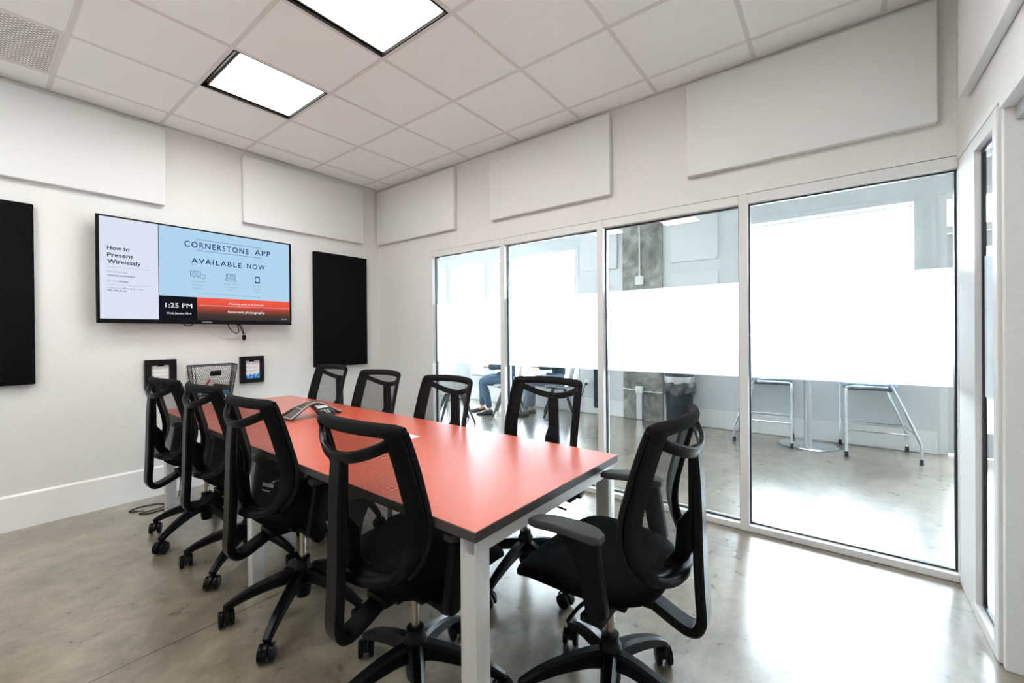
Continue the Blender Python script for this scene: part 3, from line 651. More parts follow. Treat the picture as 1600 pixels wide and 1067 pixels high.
# ------------------------------------------------------------------ office chair
def interp(tab, z):
    if z <= tab[0][0]: return tab[0][1]
    for (a, b), (c, d) in zip(tab, tab[1:]):
        if z <= c:
            u = (z-a)/(c-a); return b+(d-b)*u
    return tab[-1][1]
SIDE_ = [(.52, -.180), (.56, -.160), (.62, -.138), (.66, -.130), (.70, -.128), (.76, -.135), (.82, -.150), (.90, -.170), (.96, -.188), (1.02, -.208)]
SIDE = [(a.x, a.y) for a in catmull([Vector((p[0], p[1], 0)) for p in SIDE_], 4)]
def ys(x, z): return interp(SIDE, z)-.062*(1-min(1, (x/.235)**2))
OUTL = [Vector(p) for p in ((.221, 1.0, 0), (.225, .93, 0), (.229, .84, 0), (.231, .75, 0), (.228, .67, 0), (.214, .605, 0), (.178, .558, 0), (.105, .536, 0), (0, .531, 0))]
def make_chair():
    t = thing('office_chair', 'x', 'chair', (0, 0, 0), 0, 'black mesh office chairs around the table')
    # five star base with arms and casters
    b = MB()
    b.lathe([(.0, .075), (.030, .075), (.034, .10), (.036, .17), (.040, .195), (.038, .215), (.030, .225), (.030, .25), (.016, .252), (0, .252)], 20)
    for k in range(5):
        a = 2*PI*k/5; d = Vector((math.cos(a), math.sin(a), 0)); sd = (-math.sin(a), math.cos(a), 0)
        P = catmull([d*.01+Vector((0, 0, .170)), d*.08+Vector((0, 0, .166)), d*.17+Vector((0, 0, .143)), d*.25+Vector((0, 0, .112)), d*.308+Vector((0, 0, .080))], 4); m = len(P)
        b.sweep(P, sd, [.026-.011*i/(m-1) for i in range(m)], [.034-.019*i/(m-1) for i in range(m)], .45)
    base = b.build('star_base', M['plastic'], t, angle=40)
    c = MB()
    for s_ in (-1, 1):
        Mx = Matrix.Translation((0, s_*.0165, .028)) @ Matrix.Rotation(PI/2, 4, 'X')
        c.lathe([(0, -.009), (.020, -.009), (.027, -.006), (.028, 0), (.027, .006), (.020, .009), (.008, .0075), (0, .0075)], 20, (0, 0, 0), Mx)
    arc = [(.031*math.cos(q), .028+.031*math.sin(q)) for q in [math.radians(-10+x) for x in range(0, 171, 17)]]
    c.sweep([Vector((a, 0, z)) for a, z in arc], (0, 1, 0), .0065, .003, .3)
    c.box((-.012, -.007, .02), (.012, .007, .058)); c.tube([(-.006, 0, .045), (-.006, 0, .068)], .009, 10)
    for k in range(5):
        a = 2*PI*k/5
        if k == 0: cs = c.build('caster', M['plastic'], base, angle=40)
        else: cs = cs.copy(); C.objects.link(cs)
        cs.location = (.306*math.cos(a), .306*math.sin(a), 0); cs.scale = (1.22, 1.22, 1.22); cs.rotation_euler = (0, 0, a+(.9, -.6, 1.9, .2, 2.6)[k])
    c = MB(); c.lathe([(0, .24), (.0135, .24), (.0135, .44), (0, .44)], 16); c.build('gas_cylinder', M['cyl'], t)
    # mechanism
    c = MB(); c.box((-.075, -.13, .415), (.075, .10, .462), .008); c.box((-.05, -.16, .408), (.05, -.05, .44), .006); c.box((-.26, -.09, .438), (.26, -.02, .458), .004); c.box((-.19, -.13, .460), (.19, .18, .476), .006)
    c.tube([(.07, .05, .43), (.2, .07, .425), (.27, .07, .42)], .006, 8); c.tube([(-.07, .0, .43), (-.2, .02, .425), (-.26, .02, .42)], .006, 8); c.lathe([(0, -.02), (.022, -.02), (.026, 0), (.022, .02), (0, .02)], 14, (.19, -.03, .41), Matrix.Rotation(PI/2, 4, 'Y'))
    c.build('tilt_mechanism', M['plastic_matt'], t)
    # seat
    n = 48; R = []
    for sc_, z, dz in ((.02, .478, 0), (.80, .478, .3), (.93, .480, .8), (1.0, .488, 1), (1.005, .499, 1), (.985, .510, 1), (.93, .519, 1), (.8, .524, 1), (.5, .522, 1), (.02, .518, 1)):
        ring = []
        for k in range(n):
            a = 2*PI*k/n; ca, sa = math.cos(a), math.sin(a); ex = .62
            x = .258*math.copysign(abs(ca)**ex, ca)*sc_; y = .245*math.copysign(abs(sa)**ex, sa)*sc_
            x *= 1-.06*max(0, -y/.24); y += .042
            wf = max(0, (y-.12)/.15); zz = z-.05*wf*wf*dz + (.012*abs(x/.25)**3*dz)
            ring.append(Vector((x, y, zz)))
        R.append(ring)
    MB().rings(R).build('seat', M['fabric'], t, angle=60)
    # arms
    for s_ in (-1, 1):
        c = MB()
        c.prism([(.02, .664), (-.060, .668), (-.086, .656), (-.112, .492), (-.114, .470), (-.10, .450), (-.072, .448), (-.052, .464), (-.03, .57)], 0, s_*.273-.016, s_*.273+.016, .006)
        c.prism([(-.10, .446), (-.06, .446), (-.055, .462), (-.09, .466)], 0, min(s_*.20, s_*.265), max(s_*.20, s_*.265), .003)
        ar = c.build('armrest', M['plastic_matt'], t)
        p = MB(); R = []
        for q in range(13):
            u = q/12; y = -.098+.243*u; w = .040*(1-abs(2*u-1)**5)**.5*(1-.22*u) if 0 < q < 12 else .018
            zc = .674+.010*math.sin(PI*u)-.008*u; hh = .0145 if 0 < q < 12 else .010
            xo = s_*.270-s_*.008*u
            R.append([Vector((xo+w*cx, y, zc+hh*cz)) for cx, cz in ((1, -.4), (1, .5), (.90, .92), (.4, 1), (-.4, 1), (-.90, .92), (-1, .5), (-1, -.4), (-.7, -1), (.7, -1))])
        p.rings(R).build('arm_pad', M['pad'], ar, angle=35)
    # backrest frame
    half = catmull(OUTL, 5)
    loop = [Vector((-p.x, p.y, 0)) for p in half][:-1] + half[::-1]
    loop = [Vector((-p.x, p.y, 0)) for p in loop] if loop[0].x > 0 else loop
    m = len(loop); fr = MB(); R = []
    for i, p in enumerate(loop):
        a, b_ = loop[max(i-1, 0)], loop[min(i+1, m-1)]; tg = (b_-a).normalized(); nr = Vector((-tg.y, tg.x, 0))
        cen = Vector((0, .78, 0))-p
        if nr.dot(cen) < 0: nr = -nr
        low = max(0, min(1, (.66-p.y)/.1)); w = .052*(1-low)+.036*low; dep = .026+.012*low
        q = p+nr*w; o = p+nr*.004
        f = lambda P, dy: Vector((P.x, ys(P.x, P.y)+dy, P.y))
        R.append([f(o, -.004), f(p, -.012), f(o, -dep*.8), f(p+nr*w*.5, -dep), f(p+nr*(w-.006), -dep), f(q, -dep+.008), f(q, -.006), f(p+nr*(w-.004), -.002)])
    fr.rings(R)
    bf = fr.build('back_frame', M['plastic'], t, angle=45)
    # mesh sheet
    s = MB(); nu, nv = 20, 30; zs = [.545+(1.0-.545)*j/nv for j in range(nv+1)]
    wtab = sorted([(p.y, p.x) for p in half])
    R = []
    for z in zs:
        w = interp(wtab, z)-.004; R.append([Vector((w*(2*i/nu-1), ys(w*(2*i/nu-1), z)+.002, z)) for i in range(nu+1)])
    s.rings(R, closed_ring=False); s.build('back_mesh', M['mesh'], t, angle=60, normals=False)
    # padded top edge and fabric edging
    r = MB(); tp = []
    for i in range(17):
        x = -.221+.442*i/16; tp.append(Vector((x, ys(x, 1.0)-.004, 1.0+.006*(1-(x/.22)**2))))
    RR = []
    for i, p in enumerate(tp):
        e = .75 if i in (0, 16) else 1
        RR.append([p+Vector((0, .014*e*math.cos(q*PI/5), .022*e*math.sin(q*PI/5))) for q in range(10)])
    r.rings(RR)
    for s_ in (-1, 1): r.tube([Vector((s_*(p.x+.001), ys(p.x, p.y)+.0, p.y)) for p in half[:30]], .0085, 8)
    r.build('fabric_edging', M['roll'], t, angle=50)
    # rear support: post, loop arm, yoke
    k = MB(); yz = [(-.280, .926), (-.285, .86), (-.288, .78), (-.289, .70), (-.291, .60), (-.295, .50), (-.299, .435), (-.297, .40), (-.280, .374), (-.248, .372), (-.19, .395), (-.12, .425), (-.05, .44)]
    P = catmull([Vector((0, a, b_)) for a, b_ in yz], 4); m = len(P)
    k.sweep(P, (1, 0, 0), [.031 if i < m*.25 else .034 for i in range(m)], [.011+.004*min(1, i/(m*.3)) for i in range(m)], .45)
    k.prism([(-.283, .91), (-.262, .91), (-.262, .735), (-.228, .69), (-.222, .60), (-.19, .56), (-.185, .538), (-.215, .535), (-.262, .585), (-.292, .66), (-.290, .74)], 0, -.024, .024, .004)
    k.build('back_support', M['plastic'], t, angle=40)
    yk = MB(); Y = []; nn = 25; hw = []
    for i in range(nn):
        u = 2*i/(nn-1)-1; a = abs(u); Y.append(Vector((.214*u, -.206-.080*(1-a**2.2), .915+.072*a**2))); hw.append(.017 if a < .8 else .017+.008*(a-.8)/.2)
    yk.sweep(Y, [Vector((0, -.25, 1))]*nn, hw, .0085, .45); yk.build('yoke', M['plastic'], t, angle=45)
    return t
proto = make_chair()
def place(hub, face, base, z, label, first=False, hgt=0):
    c = proto if first else dup(proto)
    c.location = (hub[0], hub[1], 0); c.rotation_euler = (0, 0, math.radians(face-90)); c['label'] = label
    for ch in c.children:
        nm = ch.name.split('.')[0]
        if nm == 'star_base': ch.rotation_euler = (0, 0, math.radians(base-(face-90)))
        elif hgt and nm != 'gas_cylinder': ch.location = (0, 0, hgt)
        elif hgt and nm == 'gas_cylinder': ch.location = (0, 0, hgt*.5)
    return c
GRPN = ' on the near side of the table'
place((.961, 1.180), 0, 17, 0, 'black mesh office chair nearest the camera on the left side of the table', True)
c3 = place((.955, 1.97), 0, 3, 0, 'second black mesh office chair from the camera on the left side of the table')
place((1.0, 2.69), 0, 2, 0, 'third black mesh office chair from the camera on the left side of the table')
place((.975, 3.30), 3, -8.5, 0, 'black mesh office chair closest to the television wall on the left side')
c5 = place((1.338, .617), 91, -16, 0, 'black mesh office chair at the near short end of the table', hgt=.006)
for ch in c5.children:
    if ch.name.startswith('armrest'): ch.location.z += .022
place((1.79, 1.30), 180, 37, 0, 'black mesh office chair nearest the camera on the window side of the table')
place((1.66, 1.975), 178, 20, 0, 'black mesh office chair second from the camera on the window side', hgt=-.018)
place((1.69, 2.71), 183, 50, 0, 'black mesh office chair third from the camera on the window side', hgt=-.018)
place((1.66, 3.345), 180, 10, 0, 'black mesh office chair on the window side in front of the black panel')
tg = MB(); rnd = random.Random(2)
for z, n_, h_ in ((.646, 9, .014), (.628, 7, .006)):
    x = .055
    for k in range(n_):
        w_ = rnd.uniform(.004, .007); tg.quad((x, ys(x, z)-.0015, z), (x+w_, ys(x+w_, z)-.0015, z), (x+w_, ys(x+w_, z+h_)-.0015, z+h_), (x, ys(x, z+h_)-.0015, z+h_)); x += w_+.002
for ch in c3.children:
    if ch.name.startswith('back_mesh'): tg.build('maker_tag', mat('tag_print', (.16, .16, .16), .7), ch, angle=0, normals=False)
FILL_XY = [(4.6, y) for y in (-3, -.5, 2, 4.5, 7)]; FILL_W = 2  # unseen fill lamps for the lounge: positions and power
# ------------------------------------------------------------------ lounge beyond the glass
LX0, OW, LH = E+WT, .26, 3.35
WINS = [(-4.4, -3.0, .92), (-.655, .945, .92), (3.36, 5.05, .45), (5.34, 6.20, .45), (6.38, 7.4, .45)]  # first opening is unseen, added for more daylight at the right end
WTOP, DOOR = 2.62, (-1.89, -.84)
w = MB(); y = -4.9; ops = sorted([(a, b, z, WTOP) for a, b, z in WINS]+[(DOOR[0], DOOR[1], 0, 2.67)])
for a, b, z0, z1 in ops:
    w.box((OX, y, 0), (OX+OW, a, LH))
    if z0 > 0: w.box((OX, a, 0), (OX+OW, b, z0))
    w.box((OX, a, z1), (OX+OW, b, LH)); y = b
w.box((OX, y, 0), (OX+OW, 9.2, LH))
struct(w.build('wall_outer', M['wall_out'], angle=0), 'pale lounge wall with tall bright windows beyond the glass', 'wall')
struct(MB().box((LX0, 9.0, 0), (OX, 9.2, LH)).build('wall_far', M['wall_out'], angle=0), 'far end wall of the lounge', 'wall')
struct(MB().box((-1.6, -5.0, 0), (OX+OW, -4.9, LH)).build('wall_end', M['wall_out'], angle=0), 'near end wall of the lounge', 'wall')
struct(MB().box((-1.6, -4.9, 0), (-1.5, NY-WT, LH)).build('wall_corridor', M['wall_out'], angle=0), 'wall closing the corridor', 'wall')
w = MB(); w.box((LX0, NY-WT, LH), (OX+OW, 9.2, LH+.1)); w.box((-1.6, -5, LH), (OX+OW, NY-WT, LH+.1)); struct(w.build('ceiling_lounge', M['lounge_ceil'], angle=0), 'grey ceiling of the lounge', 'ceiling')
w = MB(); w.box((LX0, D+WT, 0), (LX0+.02, 9.0, LH)); w.box((LX0-.02, 3.456, HC+.3), (LX0, 9.0, LH)); w.box((E, NY-WT, HC+.3), (LX0, D+WT, LH)); struct(w.build('wall_inner', M['wall_out'], angle=0), 'lounge side wall behind the meeting room', 'wall')
b = MB(); y = -.90
for a, c in ((-.82, 1.93), (2.53, 9.0)): b.box((OX-.014, a, 0.004), (OX, c, .235), .003, seg=1)
struct(b.build('baseboard_outer', M['base'], angle=0), 'white baseboard of the lounge wall', 'baseboard')
for k, (a, c, z0) in enumerate(WINS):
    wn = bpy.data.objects.new('window_%d' % ((9, 6, 7, 8, 10)[k]+0), None); C.objects.link(wn); cy2 = (a+c)/2; wn.location = (OX+.17, cy2, z0); h = WTOP-z0; hw = (c-a)/2
    struct(wn, ['lounge window farther along to the right', 'large blown out lounge window behind the bar stools', 'lounge window showing a bare tree', 'narrow lounge window farther along', 'farthest lounge window'][k], 'window')
    f = MB(); fr = .045
    f.box((-.03, -hw, 0), (.03, hw, fr)); f.box((-.03, -hw, h-fr), (.03, hw, h)); f.box((-.03, -hw, fr), (.03, -hw+fr, h-fr)); f.box((-.03, hw-fr, fr), (.03, hw, h-fr))
    f.build('frame', M['alu'], wn, angle=0)
    MB().box((-.003, -hw+fr, fr), (.003, hw-fr, h-fr)).build('glass', M['glass'], wn, angle=0)
    f = MB(); y0, y1, q = -hw, hw, .07
    f.box((-.17-.012, y0-q, h), (-.171, y1+q, h+q), .003, seg=1); f.box((-.17-.012, y0-q, 0), (-.171, y0, h)); f.box((-.17-.012, y1, 0), (-.171, y1+q, h)); f.box((-.19, y0-q, -.03), (0, y1+q, 0), .003, seg=1)
    f.build('casing', M['wall_out'], wn, angle=0)
# glazed door at the far right
dn = bpy.data.objects.new('door_1', None); C.objects.link(dn); dn.location = (OX+.1, (DOOR[0]+DOOR[1])/2, 0); struct(dn, 'white glazed outside door with a transom at the right end of the lounge wall', 'door')
hw = (DOOR[1]-DOOR[0])/2; f = MB()
f.box((-.06, -hw, 0), (.06, -hw+.07, 2.67)); f.box((-.06, hw-.07, 0), (.06, hw, 2.67)); f.box((-.06, -hw+.07, 2.6), (.06, hw-.07, 2.67)); f.box((-.06, -hw+.07, 2.26), (.06, hw-.07, 2.33))
f.build('door_frame', M['base'], dn, angle=0)
f = MB(); f.box((-.02, -hw+.075, .01), (.02, -hw+.19, 2.255)); f.box((-.02, hw-.19, .01), (.02, hw-.075, 2.255)); f.box((-.02, -hw+.19, .01), (.02, hw-.19, .25)); f.box((-.02, -hw+.19, 2.1), (.02, hw-.19, 2.255)); f.box((-.02, -hw+.19, 1.1), (.02, hw-.19, 1.2))
f.build('door_leaf', M['wall_out'], dn, angle=0)
f = MB(); f.box((-.004, -hw+.19, .25), (.004, hw-.19, 1.1)); f.box((-.004, -hw+.19, 1.2), (.004, hw-.19, 2.1)); f.box((-.004, -hw+.07, 2.33), (.004, hw-.07, 2.6)); f.build('glass', M['glass'], dn, angle=0)
f = MB(); f.box((-.05, hw-.16, 1.0), (-.02, hw-.10, 1.12), .005); f.build('door_handle', M['steel'], dn)
# concrete column with its electrics
struct(MB().box((OX-.035, 1.945, 0), (OX-.001, 2.535, LH-.002), .004, seg=1).build('concrete_column', M['concrete'], recenter=True, angle=0), 'raw grey concrete column in the lounge wall', 'column')
cx = OX-.035
t = thing('switch_box', 'pale electrical box at the end of a vertical conduit high on the concrete column', 'electrical box', (cx, 2.265, 1.97))
MB().box((-.045, -.062, 0), (-.001, .062, .125), .006).build('box', M['cream'], t)
f = MB(); f.tube([(-.02, 0, .125), (-.02, 0, 1.3)], .012, 8); f.lathe([(0, .12), (.017, .12), (.017, .15), (0, .15)], 10, (-.02, 0, 0)); f.build('conduit', M['cream'], t)
f = MB(); f.box((-.049, -.03, .03), (-.045, .03, .10), .001, seg=1); f.build('cover_plate', M['white'], t, angle=0)
t = thing('wall_outlet', 'white outlet box on horizontal conduit low on the concrete column', 'electrical outlet', (cx, 2.28, .385))
MB().box((-.05, -.055, 0), (-.001, .055, .105), .012).build('box', M['white'], t)
f = MB(); f.tube([(-.015, -.33, .03), (-.015, -.055, .035)], .008, 8); f.tube([(-.015, .055, .045), (-.015, .25, .06)], .008, 8)
for yy in (-.16, -.27, .15): f.lathe([(0, -.012), (.013, -.012), (.013, .012), (0, .012)], 10, (-.015, yy, .034+.05*yy*(yy > 0)), Matrix.Rotation(PI/2, 4, 'X'))
f.build('conduit', M['cream'], t)
f = MB(); f.box((-.03, -.045, -.38), (-.001, .045, 0), .004, seg=1); f.build('cable_channel', M['steel'], t, angle=0)
t = thing('wall_socket', 'white wall socket with a black cord near the lounge window', 'electrical outlet', (OX, 3.16, .415))
MB().box((-.008, -.04, 0), (-.001, .04, .12), .003).build('cover_plate', M['white'], t)
f = MB(); f.box((-.04, -.018, .03), (-.008, .018, .065), .006); f.tube(catmull([(-.03, 0, .05), (-.05, .02, .0), (-.05, .06, -.12), (-.04, .14, -.26), (-.05, .25, -.38)], 6), .006, 6); f.build('cord', M['plastic'], t)
G3 = 'white acoustic panels on the lounge wall'
wall_panel((OX-.05, 2.62, 2.245), (OX-.001, 3.23, 3.1), M['panel'], 'white acoustic panel on the lounge wall, left of the concrete column', G3)
wall_panel((OX-.05, 1.222, 2.24), (OX-.001, 1.825, 3.1), M['panel'], 'white acoustic panel on the lounge wall, right of the concrete column', G3)
wall_panel((OX-.03, 1.222, 1.0), (OX-.001, 1.825, 2.09), M['panel'], 'lower white acoustic panel on the lounge wall, right of the concrete column', G3)
o = MB().box((OX-.04, 2.86, .10), (OX-.001, 3.02, .95), .006).build('wall_board', M['jacket2'], recenter=True); tag(o, 'narrow dark blue panel low on the lounge wall, left of the concrete column', 'wall panel')

# bar stools and high table
def stool():
    t = thing('bar_stool', 'x', 'stool', (0, 0, 0), 0, 'bar stools at the round high table')
    f = MB(); r = .0125
    for s_ in (-1, 1):
        x = s_*.275
        f.tube(catmull([(x, .275, .05), (x, .275, .40), (x, .275, .66), (x*.96, .26, .705), (x*.95, .2, .712), (x*.95, -.05, .712)], 4), r, 10)
    f.build('front_frame', M['chrome'], t)
    for s_ in (-1, 1):
        x = s_*.275; g = MB()
        g.tube(catmull([(x, -.285, .05), (x, -.285, .16), (x*.99, -.272, .215), (x*.95, -.16, .52), (x*.92, -.055, .80), (x*.90, -.06, .95), (x*.86, -.12, 1.12)], 5), r, 10); g.build('leg', M['chrome'], t)
    g = MB()
    for s_ in (-1, 1): g.tube([(s_*.272, .275, .27), (s_*.27, -.255, .27)], .0065, 8)
    g.tube([(-.27, -.255, .27), (.27, -.255, .27)], .0065, 8); g.tube([(-.272, .275, .32), (.272, .275, .32)], .008, 8); g.build('footrest', M['chrome'], t)
    for s_ in (-1, 1):
        for yy in (.275, -.285): g = MB(); g.lathe([(0, 0), (.017, 0), (.015, .055), (0, .055)], 12, (s_*.275, yy, 0)); g.build('rubber_foot', M['rubber'], t)
    R = []
    for sc_, z in ((.02, .672), (.8, .672), (.96, .685), (1, .710), (.96, .732), (.8, .742), (.02, .740)):
        R.append([Vector((.235*sc_*math.copysign(abs(math.cos(a))**.6, math.cos(a)), .06+.215*sc_*math.copysign(abs(math.sin(a))**.6, math.sin(a)), z-.02*(1-abs(math.cos(a)))*(z < .71))) for a in [2*PI*k/36 for k in range(36)]])
    MB().rings(R).build('seat_cushion', M['seatblue'], t, angle=60)
    g = MB(); R = []
    for i in range(13):
        u = 2*i/12-1; yb = -.125-.035*(1-u*u); R.append([Vector((.245*u, yb-.015, .98)), Vector((.245*u, yb-.02, 1.14)), Vector((.245*u, yb-.005, 1.16)), Vector((.245*u, yb+.010, 1.14)), Vector((.245*u, yb+.012, .98)), Vector((.245*u, yb, .965))])
    g.rings(R); g.build('backrest', M['seatblue'], t, angle=60)
    return t
s1 = stool(); s1.location = (5.745, .672, 0); s1.rotation_euler = (0, 0, PI+math.radians(3)); s1['label'] = 'chrome bar stool with a blue seat at left of the round high table'
s2 = dup(s1, (5.735, -.335, 0), math.radians(5), 'chrome bar stool with a blue seat at right of the round high table')
t = thing('high_table', 'round high table on a single silver column between the bar stools', 'table', (5.735, .25, 0))
MB().lathe([(0, 0), (.275, 0), (.28, .006), (.265, .016), (.06, .022), (0, .022)], 48).build('base_plate', M['chrome'], t)
MB().lathe([(0, .02), (.036, .02), (.036, 1.02), (0, 1.02)], 24).build('column', M['steel'], t)
MB().lathe([(0, 1.02), (.285, 1.02), (.295, 1.03), (.295, 1.045), (.29, 1.05), (0, 1.05)], 48).build('tabletop', M['white'], t)
# bin
t = thing('trash_bin', 'black trash bin with a bag over its rim and a silver band beside the column', 'bin', (5.80, 1.66, 0))
MB().lathe([(0, 0), (.155, 0), (.16, .02), (.18, .62), (0, .62)], 36).build('bucket', M['bin'], t)
b = MB(); R = []
for q, (r, z) in enumerate(((.186, .62), (.192, .60), (.200, .55), (.204, .50), (.195, .465), (.183, .47))):
    R.append([Vector(((r+.011*math.sin(7*a+q)+.008*math.sin(13*a+2*q))*math.cos(a), (r+.011*math.sin(7*a+q)+.008*math.sin(13*a+2*q))*math.sin(a), z+.02*math.sin(5*a+1)*(q > 1))) for a in [2*PI*k/60 for k in range(60)]])
b.rings(R, caps=False); b.build('bin_bag', M['bag'], t, angle=60)
MB().lathe([(0, .60), (.186, .60), (.19, .61), (.19, .685), (.186, .69), (0, .69)], 36).build('silver_band', M['steel'], t)
b = MB(); b.lathe([(0, .688), (.184, .688), (.18, .74), (.15, .79), (.08, .81), (0, .812)], 36); b.build('lid', M['bin'], t)
# white shell chairs and a small round table
def shell_chair():
    t = thing('shell_chair', 'x', 'chair', (0, 0, 0), 0, 'white shell chairs in the lounge')
    prof = catmull([(0, .22, .44), (0, .12, .455), (0, -.02, .435), (0, -.14, .45), (0, -.20, .53), (0, -.235, .68), (0, -.255, .82), (0, -.26, .87)], 4); R = []; R2 = []
    m = len(prof)
    for i, p in enumerate(prof):
        u = i/(m-1); hw = .225 if u < .5 else .225-.05*(u-.5)**2*4; edge = .05*math.sin(PI*min(1, u*1.2)); row = []
        for k in range(17):
            a = 2*k/16-1; row.append(Vector((hw*a, p.y+(.06*abs(a)**3 if u > .45 else 0), p.z+(.05*abs(a)**3*(1-u)))))
        back = [q+Vector((0, -.010*(u > .4), -.010*(u <= .4)-.002)) for q in row]
        R.append(row+back[::-1])
    MB().rings(R).build('seat_shell', M['shell'], t, angle=60)
    for sx in (-1, 1):
        for sy in (-1, 1):
            g = MB(); g.tube([(sx*.10, .0+sy*.08, .43), (sx*.25, sy*.23, .0)], [.024, .017], 10); g.build('leg', M['greyleg'], t)
    g = MB(); g.tube([(-.15, .11, .32), (.15, -.11, .32)], .006, 6); g.tube([(.15, .11, .32), (-.15, -.11, .32)], .006, 6); g.box((-.12, -.1, .415), (.12, .1, .43)); g.build('brace', M['greyleg'], t)
    return t
c1 = shell_chair(); c1.location = (4.32, 4.38, 0); c1.rotation_euler = (0, 0, math.radians(-35)); c1['label'] = 'empty white shell chair with splayed dark legs just behind the first glass pane'
FP = math.radians(32)        # both people face along this turn
c2 = dup(c1, (5.27, 4.12, 0), FP, 'white shell chair under the seated person in blue jeans')
c3 = dup(c1, (5.62, 3.42, 0), FP, 'white shell chair under the seated person in the dark blue jacket')
t = thing('cafe_table', 'small round white table with thin legs by the seated people', 'table', (4.72, 4.95, 0))
MB().lathe([(0, .725), (.36, .725), (.37, .735), (.365, .745), (0, .745)], 40).build('tabletop', M['white'], t)
for k in range(4):
    a = PI/4+k*PI/2; g = MB(); g.tube([(.12*math.cos(a), .12*math.sin(a), .725), (.28*math.cos(a), .28*math.sin(a), 0)], .010, 8); g.build('leg', M['chrome'], t)

# people seated in the lounge
def skin_mesh(name, joints, edges, m, parent=None, root=None, sub=2, loc=(0, 0, 0), grow=0):
    names = list(joints); me = bpy.data.meshes.new('sk'); me.from_pydata([joints[k][0] for k in names], [(names.index(a), names.index(b_)) for a, b_ in edges], [])
    ob = bpy.data.objects.new('sk', me); C.objects.link(ob)
    md = ob.modifiers.new('s', 'SKIN'); md.use_smooth_shade = True; md.branch_smoothing = .4
    ss = ob.modifiers.new('d', 'SUBSURF'); ss.levels = sub; ss.render_levels = sub
    sk = me.skin_vertices[0].data
    for i, k in enumerate(names):
        r = joints[k][1]; r = r if isinstance(r, tuple) else (r, r); sk[i].radius = (r[0]+grow, r[1]+grow); sk[i].use_root = (k == (root or names[0]))
    bpy.context.view_layer.update(); dg = bpy.context.evaluated_depsgraph_get(); dg.update()
    mm = bpy.data.meshes.new_from_object(ob.evaluated_get(dg)); bpy.data.objects.remove(ob); bpy.data.meshes.remove(me)
    mm.materials.clear(); mm.materials.append(m); mm.name = name
    mm.polygons.foreach_set('use_smooth', [True]*len(mm.polygons)); mm.polygons.foreach_set('material_index', [0]*len(mm.polygons))
    o = bpy.data.objects.new(name, mm); C.objects.link(o)
    if parent: o.parent = parent
    return o
